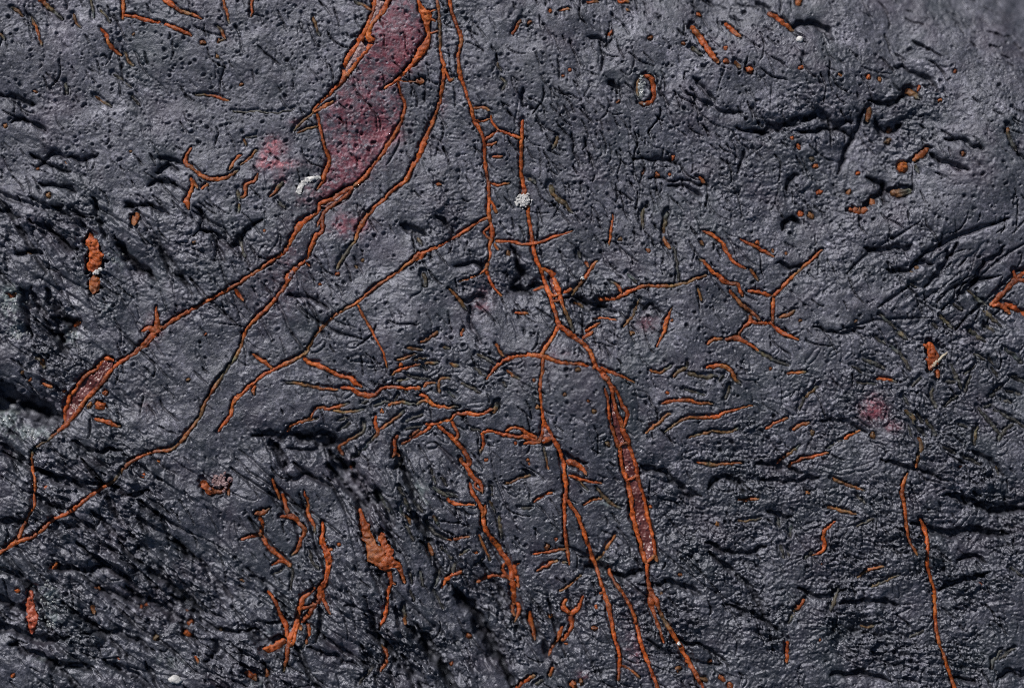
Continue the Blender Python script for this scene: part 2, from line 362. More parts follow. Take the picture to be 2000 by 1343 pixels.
# --- right edge and the grey worm patch
A('2014 520 2000 533 1987 545 1967 566 1950 583 1934 598', [9,10,13,11,11,9], key='v13', name='vein', label='orange forked vein at the right edge')
A('1981 527 1988 544 2014 552', [9,10,10], parent='v13')
A('1937 596 1957 596 1975 613', [9,11,8], parent='v13')
A('1962 592 1982 601 2014 618', [8,11,10], parent='v13')
for s, t, w in (('1890 566 1910 581 1926 597', .7, 10), ('1920 603 1935 616 1957 637', .72, 10), ('1717 613 1740 633 1750 643', .85, 9), ('1750 646 1773 662', .7, 10), ('1835 616 1862 642', .7, 9), ('1860 593 1880 606', .93, 9), ('1925 636 1943 647', .7, 8), ('1890 641 1925 667', .75, 10), ('1777 553 1790 561', .75, 6), ('1817 631 1832 641', .85, 7), ('1707 656 1730 673', .85, 8),
    ('1682 699 1705 709 1728 719', .8, 9), ('1735 674 1750 684 1765 699 1777 723', .78, 9), ('1672 747 1700 750 1713 751', .75, 7), ('1662 714 1685 727', .95, 6), ('1822 754 1820 777 1830 797', .75, 9), ('1857 709 1867 734 1878 760', .82, 9), ('1897 732 1885 765', .9, 9), ('1885 732 1906 713', .87, 8), ('1842 794 1862 779 1873 771', .88, 9), ('1765 799 1780 812 1787 829', .62, 10), ('1790 832 1805 850', .88, 9), ('1790 807 1802 824', .9, 9), ('1807 817 1820 837 1828 850', .72, 10),
    ('1910 832 1905 854 1906 870', .68, 9), ('1910 794 1930 819 1956 850', .85, 10), ('1940 797 1965 812 2003 834', .9, 9), ('1952 860 1965 839 1980 827', .86, 11), ('1935 775 1957 754', .9, 12), ('1952 777 1977 788', .75, 9), ('1962 679 1998 708', .93, 10), ('1920 798 1938 789', .87, 9), ('1615 877 1645 860', .82, 7), ('1672 967 1690 981', .66, 9), ('1947 909 1952 926', .6, 6), ('1573 1093 1588 1077', .9, 9), ('1640 1149 1632 1172 1622 1195', .75, 9), ('1700 1147 1725 1137 1758 1122', .66, 7),
    ('1680 1220 1695 1227 1721 1217', .6, 6), ('1672 1028 1692 1019 1708 1011', .72, 7), ('1547 1024 1545 1050', .93, 9), ('1542 1070 1541 1088', .88, 9), ('1521 1010 1523 1030', .88, 8), ('1970 1107 1998 1125', .88, 9), ('1777 1245 1806 1231', .85, 8), ('1957 1268 1940 1290 1937 1306', .85, 9), ('1950 1288 1983 1264', .93, 9), ('1630 1212 1631 1233', .87, 9), ('1524 1062 1532 1090', .9, 8), ('1441 1019 1465 1016 1488 1012', .62, 7),
    ('2003 745 1975 735', .93, 10), ('1995 770 1965 762', .9, 8), ('1900 690 1925 702', .9, 8), ('1935 715 1950 735', .88, 9), ('1845 745 1868 745', .9, 8), ('1800 735 1780 755', .85, 7), ('1762 770 1775 790', .93, 9), ('1870 825 1890 835', .93, 8), ('1840 870 1865 885', .93, 8), ('1880 890 1915 908', .96, 9), ('1775 828 1778 852', .9, 7), ('1930 695 1940 712', .93, 8), ('1560 800 1575 770', .96, 7)):
    A(s, [w*.6, w*.9, w*.95, w*.6] if len(s) % 2 else [w*.5, w*.95, w*.7], t, lump=1.7)
A('1813 668 1820 685 1822 702 1815 723', [9,29,25,12], .05, key='star', name='star_crust', label='splash shaped orange crust with a cream edge among grey veinlets', lump=1.8, sink=-.1)
A('1850 687 1838 698 1826 708 1818 720', [3,7,9,6], 1.2, parent='star', name='cream_edge', sink=-.15, lump=1.8)
A('1832 720 1831 738', [7,9], .05, parent='star', name='drip')
A('1802 672 1815 680', [5,8], .05, parent='star', name='drip')
A('1536 730 1575 726', [5,7], .3); A('1573 775 1585 765 1601 753', [7,8,6], [.45,.5,.85])
A('1712 741 1737 741 1752 746', [7,8,6], [.1,.15,.9])
A('1793 852 1800 867 1795 884 1787 913', [7,9,9,6], [.25,.35,.5,.1])
A('1773 922 1765 939 1761 959 1765 984 1768 1007 1770 1027 1775 1054 1791 1083', [5,9,9,9,8,7,7,5], [.3,.1,.15,.15,.1,.1,.2,.2], name='vein', label='short orange vein ending beside the long thread vein at right')
A('1795 1010 1807 1034 1811 1062 1810 1102 1817 1127 1825 1157 1827 1194 1830 1227 1835 1257 1845 1284 1855 1314 1870 1357', [6,9,8,7,7,8,8,7,7,7,8,8], [.1,.05,.05,.05,.02,.02,.05,.05,.25,.1,.05,.05], name='vein', label='lone thread like orange vein running to the bottom right edge')
A('1495 838 1520 824 1541 815', [5,8,5], .1); A('1548 839 1565 829 1582 824', [6,8,6], .15)
A('1647 859 1662 849 1681 841', [7,9,5], .08); A('1519 905 1540 887 1563 871', [5,8,5], [.1,.25,.8])
A('1540 912 1562 897 1587 892 1618 883', [5,9,8,6], .06); A('1625 934 1650 944 1688 958', [6,9,5], .38)
A('1616 991 1635 995 1673 1004', [9,8,6], .35)
A('1633 1018 1610 1039 1610 1072 1586 1085', [4,9,9,5], .05)
A('1675 1130 1695 1114 1726 1105', [5,8,5], [.6,.35,.25])
A('1574 1171 1555 1192', [9,11], .1); A('1555 1192 1540 1218', [9,6], [.45,.85])
A('1538 1249 1537 1272 1537 1295', [9,11,5], .08)

# --- bottom left and bottom centre
A('497 1004 512 1001 527 993', [8,15,6], .2, key='w1', name='vein', label='claw shaped orange vein at lower left of the centre')
A('505 1010 512 1022 510 1044 517 1062 532 1077 550 1092 562 1103', [10,9,10,10,10,10,7], .05, parent='w1')
A('470 1054 487 1048 510 1045', [6,8,9], .08, parent='w1')
A('530 1104 540 1098 555 1097 568 1107', [5,8,9,8], .08, parent='w1')
A('569 1107 571 1125 566 1151', [6,6,4], .98, parent='w1', sink=.5)
A('531 932 537 954 546 975', [4,8,6], .15, key='w2', name='vein', label='crooked orange vein beside the claw shaped one')
A('550 963 555 985 561 1004', [7,9,12], .05, parent='w2')
A('546 1009 570 1010 585 1024 595 1037 587 1052 582 1069 569 1086', [7,11,10,11,9,8,4], [.05,.05,.05,.3,.1,.1,.3], parent='w2')
A('592 958 600 977 602 1008 610 1022 617 1042', [3,8,7,7,5], [.05,.05,.05,.1,.6])
A('630 1018 630 1037 629 1057 637 1075 642 1092 640 1112 636 1132 627 1147 625 1164 612 1182 605 1197 587 1217', [5,8,11,19,17,11,11,14,15,13,11,8], key='w4', name='vein', label='lumpy orange vein branching at the lower left, with a swollen head', lump=1.3)
A('642 1074 650 1072', 9, parent='w4')
A('630 1168 637 1184 646 1199', [9,8,5], parent='w4')
A('600 1217 603 1235 597 1258', [6,9,5], .08, parent='w4')
A('616 1148 600 1162 590 1172 587 1184 582 1204 575 1224 567 1242 562 1260 560 1282 553 1311', [5,9,13,12,9,9,10,11,9,6], [0,0,0,0,0,0,0,0,.1,.35], parent='w4')
A('588 1188 600 1186 612 1181', 8, parent='w4')
A('583 1216 576 1235 573 1252 566 1263', [7,8,8,9], parent='w4')
A('583 1222 588 1230', 9, .1, parent='w4')
A('521 1153 537 1177 547 1202 557 1224 561 1246', [4,8,9,9,8], parent='w4')
A('558 1250 542 1260 527 1269 511 1268', [8,16,15,7], .05, parent='w4', lump=1.6)
A('702 993 704 1008 712 1032 722 1057 732 1077 745 1092 757 1097 770 1100 780 1107 785 1122 791 1139', [8,13,20,25,33,37,31,20,11,9,6], [0,0,.1,.25,.25,.1,.05,0,0,.2,.1], key='w5', name='vein', label='broad flat orange crust tapering at its top, lower centre', lump=1.5, sink=.05)
A('744 1040 750 1060 764 1084', [12,17,20], parent='w5', lump=1.5, sink=.05)
A('755 1102 762 1124 764 1140 757 1157 755 1182 750 1207 740 1229', [10,10,9,8,8,8,4], parent='w5')
A('766 1138 773 1141', 6, parent='w5')
A('743 1258 750 1270 755 1283 750 1300 741 1312', [4,8,9,8,5], [.9,.1,.05,.05,.1])
A('872 1054 892 1053 918 1046', [5,8,6], [.3,.25,.2])
A('832 1014 842 1034 860 1047 874 1052', [8,9,8,6], .96, sink=.45)
A('836 1060 845 1086', [7,10], [.5,.1])
A('862 1148 875 1129 901 1116', [7,10,7], .02)
A('897 1085 917 1072', 7, .6); A('935 1043 945 1064 958 1095', [5,7,6], .35)
A('789 1180 790 1202 791 1221', [8,9,8], [.9,.5,.1])
for s, t, w in (('820 1114 827 1145', .72, 8), ('844 1150 854 1167 865 1191', .82, 8), ('888 1096 885 1120', .7, 9), ('858 1112 850 1145', .85, 9), ('845 1005 858 1028', .5, 8), ('792 1005 803 1025', .45, 8), ('792 1022 808 1055', .85, 8), ('975 1005 980 1053', .72, 8), ('790 970 800 998', .6, 10), ('957 975 966 1001', .65, 9), ('840 912 852 944', .93, 8), ('780 985 790 1010', .85, 9), ('930 1104 946 1088', .95, 8), ('858 1065 884 1092', .97, 10), ('800 1115 806 1140', .9, 7), ('800 1150 808 1172', .9, 7), ('604 1072 608 1095 622 1110', .98, 9), ('532 1122 555 1110', .98, 6), ('960 945 962 968', .95, 8), ('805 975 825 1000', .95, 9), ('738 960 760 1000', .97, 9), ('700 1335 730 1303', .97, 8), ('585 1272 598 1258', .85, 7), ('777 950 790 968', .9, 9), ('860 930 872 948', .93, 8), ('870 960 893 972', .93, 8)):
    A(s, [w*.6, w*.9, w*.95, w*.6] if len(s) % 2 else [w*.5, w*.95, w*.7], t, lump=1.7)
A('58 1153 56 1178 60 1203 59 1239', [10,15,26,8], .08, key='gem', name='red_gem', label='lump of glossy red orange stone near the lower left corner', lump=1.5, sink=-.2)
A('176 455 180 474 186 496 185 521 186 534', [5,22,30,30,17], .02, key='plate', name='orange_plate', label='ragged upright orange plate beside a dark hollow at left', lump=1.8, sink=-.1)
A('186 536 185 552 184 563 181 574', [18,24,25,14], .18, parent='plate', name='lower_lobe', lump=1.5, sink=-.1)
A('267 414 264 426 262 440', [9,17,15], .3, lump=1.5, sink=.1)
A('395 937 404 955 425 961 444 948 446 934', [12,17,11,10,8], .12, key='cup', name='orange_cup', label='small orange cup shaped crust holding a pale pink crystal', lump=1.3, sink=0)
A('442 950 447 968', [7,4], .2, parent='cup', name='drip')
A('1259 146 1272 155 1277 175 1275 195 1262 204 1246 201', [8,12,11,11,10,6], .05, key='ring', name='crystal_ring', label='orange oval ring round a sparkling grey crystal pocket', sink=0)
A('1258 147 1246 160 1245 178 1248 194', [5,5,5,5], .55, parent='ring', name='rim', sink=0)
A('185 817 210 825 236 833', [8,11,8], .1, lump=1.5); A('81 750 101 754', [7,9], .15)
A('478 1312 490 1320 501 1327', [10,15,10], .12, lump=1.4)
A('177 1181 184 1199', 9, .25); A('379 1281 387 1294', 7, .15); A('80 703 88 719', [9,12], .4); A('70 696 80 705', 8, .55)
A('15 575 24 578 32 572', [8,13,7], .15); A('140 638 147 632 155 628', [7,12,8], .1)
A('374 347 375 363 369 383 365 394 370 409', [7,8,9,13,5], .08, key='k1'); A('377 351 387 369', 6, .2, parent='k1'); A('393 370 408 359', [5,9], .1)
A('505 337 498 353 480 363 479 381 469 387', [5,8,8,8,5], .15)
A('465 371 468 392', 7, .55); A('468 398 465 417', 7, .6); A('467 462 472 482 477 504', 7, .72)
A('527 386 540 371 553 355', [4,9,8], [.4,.3,.6], sink=.4); A('542 393 557 408', 7, .8)
A('850 359 863 360', 7, .15); A('816 463 823 480', 7, .55); A('828 530 832 560', [8,9], [.75,.5]); A('877 564 895 583 911 605', [5,8,7], .45)
A('901 656 906 641', 7, .1); A('820 670 842 658 857 646', [6,10,6], .25)

# --- upper left scatter
A('68 -8 82 3 95 15 110 27 123 39', [9,10,10,9,5], [.05,.1,.3,.9,.97])
A('21 15 33 21 47 34', [5,7,6], [.8,.5,.3]); A('59 33 67 47 75 65 82 89', [5,7,7,5], [.6,.2,.25,.4]); A('-6 60 10 78', 6, .6)
A('142 25 148 43 158 55', [5,6,4], .4); A('174 -8 179 15 183 35', 6, .7); A('195 18 205 30 216 44', 5, .65)
A('195 52 207 68 210 82 221 96 236 108', [5,8,8,8,6], .05); A('240 99 246 108 251 121 261 128', 6, [.8,.6,.4,.35])
A('236 -14 241 15 239 39', [8,8,6], .05, key='k2', name='vein', label='L shaped orange vein at the top left'); A('241 31 265 33 290 41 315 45 340 55 360 63 376 72', [7,8,8,8,8,8,5], .03, parent='k2')
A('312 -8 335 9 357 23 380 31 396 38', [12,11,9,8,4], [.05,.05,.25,.05,.05]); A('432 -8 441 16 449 47', [6,7,4], .3); A('491 -8 493 18 492 34', [7,7,5], .08)
A('423 50 431 58 438 70 441 78', [5,7,8,6], [.85,.6,.1,.1]); A('427 82 440 77', 5, .3)
A('220 144 237 155 255 171', [7,7,5], .97, sink=.5); A('184 187 200 198 218 209', [5,8,5], .5); A('255 185 271 205', 6, .92); A('127 160 131 183', [6,7], .8)
A('379 184 405 186 425 190 447 198', [4,6,8,4], [.8,.4,.15,.1]); A('454 217 475 220 500 218 537 221 578 213', [4,4,4,4,3], .8)
A('374 288 364 304 363 319 375 328 390 341 412 350 430 350 447 345 466 332', [5,8,8,8,8,8,8,7,4], [.1,.1,.1,.3,.2,.25,.25,.3,.4], name='vein', label='hook shaped brown orange vein at upper left')
A('476 270 479 286', 5, .4); A('480 270 502 266', 4, .6); A('472 303 457 315 449 333', [6,8,5], .12); A('470 322 487 310 502 293', [5,8,6], .3)
A('970 122 978 141', 5, .6); A('977 148 987 163 981 177', 6, .75); A('613 32 617 52 625 71', [7,7,5], [.4,.5,.8])

# small embedded grains: x, y, radius, tint
GRAINS = [(69,179,4,.4),(10,246,5,.4),(129,317,4,.4),(72,330,4,.3),(396,84,6,.35),(428,81,4,.35),(255,296,3,.5),(260,67,3,.5),(425,112,4,.5),(472,166,4,.4),
(1086,1053,4,.1),(1069,1068,6,.35),(1328,1122,5,.35),(1402,1024,5,.4),(1120,1337,9,.25),(1135,1332,7,.4),(1107,1258,4,.2),(1161,1227,6,.3),(1075,1204,5,.3),(1164,1186,5,.2),(1387,1291,5,.3),(1292,1160,5,.5),(1322,1306,7,.4),(1410,1324,7,.25),(1425,1338,7,.2),(1375,1326,8,.5),
(662,1063,4.5,.2),(929,1078,4.5,.15),(916,1243,6,.3),(882,1297,5,.15),(521,1317,6,.3),(685,914,5,.05),(950,898,4.5,.2),(746,803,5,.3),(783,712,5,.08),
(104,1106,7,.15),(34,1152,6,.12),(370,1218,8,.2),(363,1238,9,.15),(229,1287,5,.15),(473,1134,5,.45),(25,1319,5,.15),(302,1248,6,.6),(206,767,6,.12),(195,792,10,.15),(175,791,7,.35),(281,929,6,.1),(88,953,5,.15),(44,727,5,.5),(126,763,4,.25),
(95,382,7,.5),(380,473,5,.5),(54,496,5,.5),(659,535,5,.2),(625,555,4,.2),(708,508,4,.55),(695,521,4,.5),(992,494,6,.45),(517,451,3.5,.3),(1267,490,4.5,.3),(1284,341,6,.25),(1309,341,5,.2),(1312,626,4,.3),(1235,651,5,.5),(1212,467,5,.5),(1256,337,4,.3),
(1602,375,6,.15),(1660,375,6,.4),(1565,417,7,.1),(1585,421,8,.45),(1707,396,7,.3),(1678,338,5,.1),(1577,963,6,.4),(1587,845,6,.55),(1705,850,7,.5),(1607,1099,4,.25),(1602,1249,3,.2),(1480,474,5,.15),(1510,490,4,.3),
(1464,137,9,.1),(1418,120,6,.1),(1417,95,5,.2),(1270,75,6,.35),(1192,66,6,.15),(1035,45,5,.3),(1075,23,5,.2),(1365,29,6,.2),(1316,307,6,.15),(1207,200,5,.3),(1100,150,4,.25),(1113,138,4,.15),(1335,85,5,.3),
(1741,250,7,.35),(1737,275,8,.55),(1765,326,12,.2),(1560,286,7,.2),(1594,324,6,.2),(1564,133,5,.15),(1698,150,6,.15),(1867,139,5,.2),(1880,301,6,.35),(1838,195,5,.2),(1560,5,8,.3),(1548,270,4,.2),(1588,310,6,.7),(1640,147,5,.4),(1719,154,5,.4),(1797,172,6,.1),
(1128,722,5.5,.45),(1160,803,5,.45),(1103,770,4.5,.4),(1187,867,7,.5),(1043,742,4,.3),(1007,865,4,.1),(1031,898,4,.3),(1034,905,3.5,.3),(1303,767,4,.15),(1271,990,4,.15),(1148,782,3.5,.3),(1050,795,5,.4),
(1505,720,4,.2),(1563,626,4,.4),(1915,1140,4,.15),(1875,908,5,.1),(1780,533,4,.6),(1791,524,5,.5),(1671,627,5,.5),(1594,500,4,.3),(1536,495,4,.3),(312,640,4,.1),(140,655,5,.5),(312,900,4,.0),(401,653,4,.2),(367,742,5,.5),(183,1150,4,.3),(282,1184,4,.2),(272,1190,4,.2),(190,1150,3,.3),(360,1195,5,.3),(430,1228,5,.5),(60,740,4,.3)]

# furrows and crevices: points, width, depth
FURROWS = []
def F(s, w=8, d=12):
    p = [float(v) for v in s.split()]
    FURROWS.append((list(zip(p[0::2], p[1::2])), w, d))
for s, w, d in (
 ('-20 185 30 188 50 200 68 204',9,12),('20 237 50 232 75 245 93 259',8,12),('75 332 100 300 150 312 192 300',8,12),('310 310 330 308 362 316',7,10),('303 337 325 325 348 331',8,12),('60 300 95 320 140 335',7,9),
 ('80 362 110 362 135 365 152 376',8,12),('55 385 90 400 120 405',6,8),('60 430 100 450 130 480 152 486',10,14),('-20 405 20 415 40 420',8,10),('180 385 190 410 195 440 206 472',9,12),('225 462 250 500 280 525 305 548',11,14),('232 480 262 520 300 540',7,10),('390 445 430 460 452 480 478 450 510 430',9,12),('380 400 400 440 420 470 442 512',7,10),('240 400 290 400 330 420',8,12),('290 360 320 355 345 365',8,11),('28 494 60 492 80 497',9,12),
 ('40 560 50 605 62 655',13,16),('60 560 75 600 95 640 122 668',8,12),('100 620 140 640 105 655',14,14),('110 632 118 670 130 690',10,12),('-20 748 20 770 60 790 118 815',26,22),('-20 785 40 800 110 825',20,18),('-20 868 20 880 50 900',10,14),('70 915 120 940 160 950 202 972',11,14),('140 862 180 880 240 880',8,11),('220 945 250 965 295 958',9,12),('-20 1020 20 1015 55 1025',14,14),('-20 1160 20 1180 48 1195',14,16),('-20 1220 30 1235 80 1250 130 1245',16,16),('90 1290 130 1300 180 1310',14,14),('100 1110 150 1115 200 1112',10,13),('230 1060 260 1090 300 1120 340 1150 400 1200',10,12),('180 1000 210 1030 245 1060',10,12),('300 1000 330 1040 370 1090',7,9),('330 1160 380 1200 420 1230 500 1235',9,12),('165 1240 220 1235 260 1250 300 1275',8,11),('280 1290 300 1320 310 1350',8,10),('400 1290 425 1270 415 1250',8,11),
 ('495 850 560 850 630 848 662 872',12,13),('535 868 552 895 558 918',9,11),('560 872 610 880 640 868',8,8),('655 895 690 930 715 965 740 1000 760 1040 782 1082',11,13),('680 905 720 950 745 985',7,9),('775 872 790 920 812 962 830 990',7,9),('560 938 590 930 615 933',7,9),('715 1195 740 1240 780 1290 815 1350',11,13),('790 1218 830 1262 862 1312 885 1350',9,11),('890 1148 930 1200 962 1262 988 1312 1005 1350',12,14),('925 1190 955 1230 985 1300',7,9),('735 1120 760 1150 770 1170',9,10),('1032 1198 1055 1240 1075 1285',14,14),('775 1180 785 1215 800 1225',9,10),('670 1185 715 1190 735 1220',7,8),('810 1000 835 1045 850 1080',8,9),('520 1215 560 1210 600 1222',9,10),('490 1240 520 1250 555 1246',11,12),('600 1265 650 1280 700 1300',7,8),
 ('1005 505 1020 530 1000 560 1040 575',9,11),('1000 560 1060 558',9,12),('1105 578 1150 590 1185 602',10,13),('1255 605 1275 598 1292 620',8,10),('780 440 810 450 832 457',12,13),('855 420 875 440 892 472',7,10),('890 522 930 515 950 530',8,11),('890 590 925 580 950 585',7,9),('915 600 925 640 945 670',7,8),('560 575 600 580 640 600',8,9),('600 592 622 625 630 660',6,7),
 ('1478 252 1520 245 1560 235 1605 225 1632 240 1665 238',14,15),('1692 212 1675 250 1655 290 1640 338',9,13),('1700 195 1740 202 1762 186 1782 180',9,13),('1710 232 1720 257 1748 255 1762 240',10,13),('1750 125 1775 133 1802 146 1830 180',7,10),('1540 55 1570 45 1602 50 1628 78',11,13),('1475 2 1505 22',10,10),('1190 160 1205 182',15,14),('1018 172 1022 200 1040 212',9,10),('1350 150 1372 176 1402 202',7,9),('1440 250 1500 255',8,11),('1455 290 1442 335',6,8),('1280 145 1290 180 1304 210',5,7),('1235 312 1290 308 1330 322',7,9),('1310 360 1345 368 1370 385',8,10),('1115 260 1125 300 1135 325',5,7),('1140 270 1155 305 1165 325',5,7),('1168 85 1175 110 1172 140',5,7),('1150 70 1170 75 1185 92',7,9),('1270 350 1330 350 1380 360',5,7),
 ('1540 372 1545 345 1560 340',8,11),('1527 452 1530 437 1548 427 1563 433',9,13),('1690 482 1722 486 1762 484 1782 480',11,13),('1730 528 1770 528 1792 515 1822 510',9,12),('1806 560 1840 520 1872 478',9,10),('1895 560 1920 520 1962 480',8,9),('1868 585 1890 555 1940 540',8,9),('1820 300 1850 320 1890 330',9,12),('1850 270 1890 280 1920 292',7,10),('1700 345 1725 365 1722 400',8,11),('1690 400 1710 385 1728 360',10,13),('1985 300 2020 330',8,10),('1520 512 1545 525 1570 515',7,10),('1770 560 1790 580 1800 612',5,7),
 ('1475 905 1530 908 1570 925',11,12),('1490 935 1540 940 1600 930',8,10),('1250 910 1290 920 1330 950 1370 970',11,13),('1380 950 1420 930 1460 960',11,12),('1850 965 1900 980 1950 1000 2030 992',14,14),('1780 1018 1850 1040 1905 1034 1970 1045',14,14),('1870 1095 1900 1085 1928 1095',10,12),('1835 1152 1880 1132 1935 1118',11,12),('1945 1325 1970 1310 2020 1315',12,12),('1145 1105 1200 1118 1260 1115',9,12),('1250 1140 1310 1140 1370 1158',10,12),('1020 915 1045 930',8,9),('1090 880 1120 895 1150 905',9,11),('1640 1180 1700 1172 1760 1182',9,11),('1560 1150 1610 1165 1650 1150',9,11),('1620 1320 1680 1312 1740 1330',9,11),('1860 1330 1885 1325 1910 1337',6,8),('1420 1180 1480 1200 1520 1230',9,11),('1380 1060 1440 1080 1500 1070',8,10),('1310 1250 1370 1262 1420 1290',8,9),('1720 900 1790 915 1850 940',8,9),('1500 1000 1545 1010',9,11),('1900 880 1930 895 1960 930',8,10),('1610 820 1660 830 1690 845',10,10)):
    F(s, w, d)

# glossy or pale fillings between rims: left edge, right edge, name, vein, material, sink
FILLS = [
 ('207 700 197 707 187 722 172 730 157 745 147 760 135 772 130 790 124 804 125 817 124 830', '221 706 220 719 212 729 202 744 190 757 177 769 165 782 155 797 142 814 130 829', 'red_filling', 'b1', 'core', 5.5),
 ('1212 870 1212 892 1217 917 1225 937 1232 967 1237 1008 1243 1032 1250 1057 1257 1082 1264 1098', '1228 864 1235 887 1242 907 1245 927 1252 952 1260 977 1265 1008 1272 1032 1277 1057 1281 1084', 'red_filling', 'b2', 'core', 5.5),
 ('1192 770 1193 800 1197 830 1206 858 1212 868', '1200 775 1205 800 1212 825 1216 850 1222 866', 'red_filling', 'v6', 'core', 6.5),
 ('1062 832 1058 862', '1068 838 1080 858', 'pink_filling', 'v6', 'pink', 2),
 ('1070 540 1078 565 1086 590', '1080 545 1088 568 1093 590', 'red_filling', 'v6', 'core', 6),
 ('736 0 728 25 722 48', '752 5 742 28 726 48', 'pale_window', 'v1', 'pink', 2),
 ('705 80 692 105 676 132 676 145', '716 95 702 113 688 133 678 146', 'pale_window', 'v1', 'pink', 2),
 ('662 384 640 397 626 402', '684 370 660 390 638 405', 'pale_window', 'v4', 'pink', 2.5),
 ('578 520 566 532 560 544', '584 522 574 534 566 546', 'pale_window', 'v4', 'pink', 1.5),
]
# long parallel scratches of the lower left and lower centre: random, within these fields: x0 x1 y0 y1 angle count
SCRATCH = [(-40, 560, 930, 1380, 40, 32), (560, 1010, 900, 1380, 57, 30), (-40, 330, 380, 720, 47, 12), (330, 620, 420, 700, 55, 6), (1700, 2060, 430, 640, -43, 9), (1080, 1500, 1080, 1380, 42, 10), (900, 1150, 1100, 1340, 60, 8)]

for s, w, d in (('648 902 672 930 695 962 718 998',24,15),('734 955 750 985 768 1028',14,14),('782 898 800 945 822 996',10,13),('799 994 820 1025 838 1060',10,12),('524 860 540 890 554 918',14,13),('570 852 610 858 650 864',17,14),
 ('807 1225 835 1260 860 1302 890 1350',17,15),('785 1280 810 1312 836 1350',14,13),('888 1160 920 1192 950 1247 1000 1332',18,15),('640 880 668 905 690 912',14,13),('820 1060 850 1100 880 1150',9,11),('700 1000 718 1040 735 1062',9,10),
 ('-20 1100 40 1130 90 1180',10,12),('150 1060 210 1110 270 1150',11,12),('240 1150 320 1190 380 1250',12,13),('120 1180 190 1230 250 1290',9,11),('20 1255 90 1290 160 1350',12,12),('330 1050 400 1110 450 1170',9,10),('200 1290 260 1320 300 1350',10,11),('60 960 130 1000 190 1040',10,12),
 ('1000 480 1012 520 1030 545',9,11),('1120 585 1160 605 1200 606',11,12),('1340 180 1400 210 1450 222',7,9),('1560 255 1620 250 1660 260',9,12),('90 560 110 610 150 640',12,13),('100 400 150 420 170 450',10,12),('300 470 330 520 370 560',8,10),('1590 640 1640 650 1690 640',7,8)):
    F(s, w, d)
# ---------------------------------------------------------------- relief of the face
rough = blobs([(150,470,200,120,.7),(100,700,160,150,.75),(100,950,200,120,.85),(250,1200,300,150,.85),(600,1300,250,80,.6),(850,1220,200,130,.4),(650,870,120,40,.4),(1000,560,120,40,.6),(850,440,120,50,.4),
    (1150,600,150,40,.35),(1600,250,180,50,.7),(1750,250,130,80,.55),(1700,500,150,60,.45),(1900,600,100,80,.45),(1750,850,250,150,.45),(1900,1000,150,80,.8),(1750,1150,300,150,.65),(1400,950,150,80,.55),(1350,1180,250,130,.6),
    (1000,1200,150,100,.4),(400,420,120,60,.5),(1600,1300,400,80,.5),(1500,400,150,60,.35),(1250,350,100,40,.2),(420,560,80,60,.3),(300,1000,120,80,.4)], 0.17)
rough *= 0.42 + 0.95 * sstep(-.45, .5, fbm(X / 130, Y / 130, 3, 50))
rough = np.clip(rough, 0, 1.3)

H = drop(X, Y).astype(np.float32)
H += 16 * fbm(X / 420, Y / 420, 3, 1) + 3.5 * fbm(X / 90, Y / 90, 3, 5)
# broad hollows and swells that the light picks out
H += blobs([(60,800,120,50,-24),(265,515,60,50,-10),(1650,290,120,60,-10),(1015,560,50,40,-10),(1950,1010,120,60,-14),(20,1200,100,60,-14),(320,1180,160,40,-8),(680,880,80,30,-8),
            (600,300,200,220,10),(1250,180,260,140,8),(1100,800,200,200,6),(1350,1000,60,40,-8),(1720,1160,200,40,-6)])

# overlapping flakes and ripples: gentle rise towards the light, short steep lee side
def terrace(deg, period, seed, warp=1.1, ax=2.6):
    a = math.radians(deg); c, s = math.cos(a), math.sin(a)
    u = X * c + Y * s; v = -X * s + Y * c
    ph = v / period + warp * fbm(u / (period * ax), v / (period * 1.3), 3, seed)
    f = ph - np.floor(ph)
    tri = np.where(f < .74, f / .74, (1 - f) / .26)
    tri = tri * tri * (3 - 2 * tri)
    amp = sstep(-.25, .45, perlin(u / (period * 3.2), v / (period * 2.0), seed + 40))
    return (tri - .5) * amp

def near(lst):
    r = blobs([(x, y, rx, ry, 1.0) for (x, y, rx, ry) in lst])
    return np.clip(r, 0, 1)
m45 = near([(100,500,260,240),(150,950,320,200),(300,1200,380,220),(600,1280,260,140)])
m60 = near([(850,1150,230,260),(750,950,160,120),(1000,1280,150,120)])
mNE = near([(1880,540,200,150),(1650,620,150,80)])
m0  = np.clip(1 - m45 - m60 - mNE, 0, 1)
T = np.zeros_like(H)
for mask, deg in ((m45, 34), (m60, 56), (mNE, -42), (m0, 8)):
    k = .32 if deg == 8 else 1.0
    mask = mask * (.55 if deg == -42 else 1.0)
    ax = 1.5 if deg == 8 else 2.6
    wp = .75 if deg in (34, 56) else 1.3
    ax = 5.0 if deg in (34, 56) else ax
    T += mask * (12.0 * k * terrace(deg, 46, 60 + abs(deg), wp, ax) + (4.5 if deg == 8 else 7.5) * terrace(deg + 5, 22, 80 + abs(deg), wp, ax) + 3.4 * terrace(deg - 5, 11.5, 90 + abs(deg), 1.1, ax))
H += rough * T * 1.45 * (1 - .4 * near([(1600,1120,420,260),(1850,850,240,240)]))
for mask, deg in ((m45, 36), (m60, 57), (mNE, -42), (m0, 12)):
    H += mask * np.clip(rough - .16, 0, 1.1) * (11.0 * chips(X, Y, 26, 3 + abs(deg), deg, 2.0) + 6.5 * chips(X, Y, 12, 5 + abs(deg), deg, 1.7))
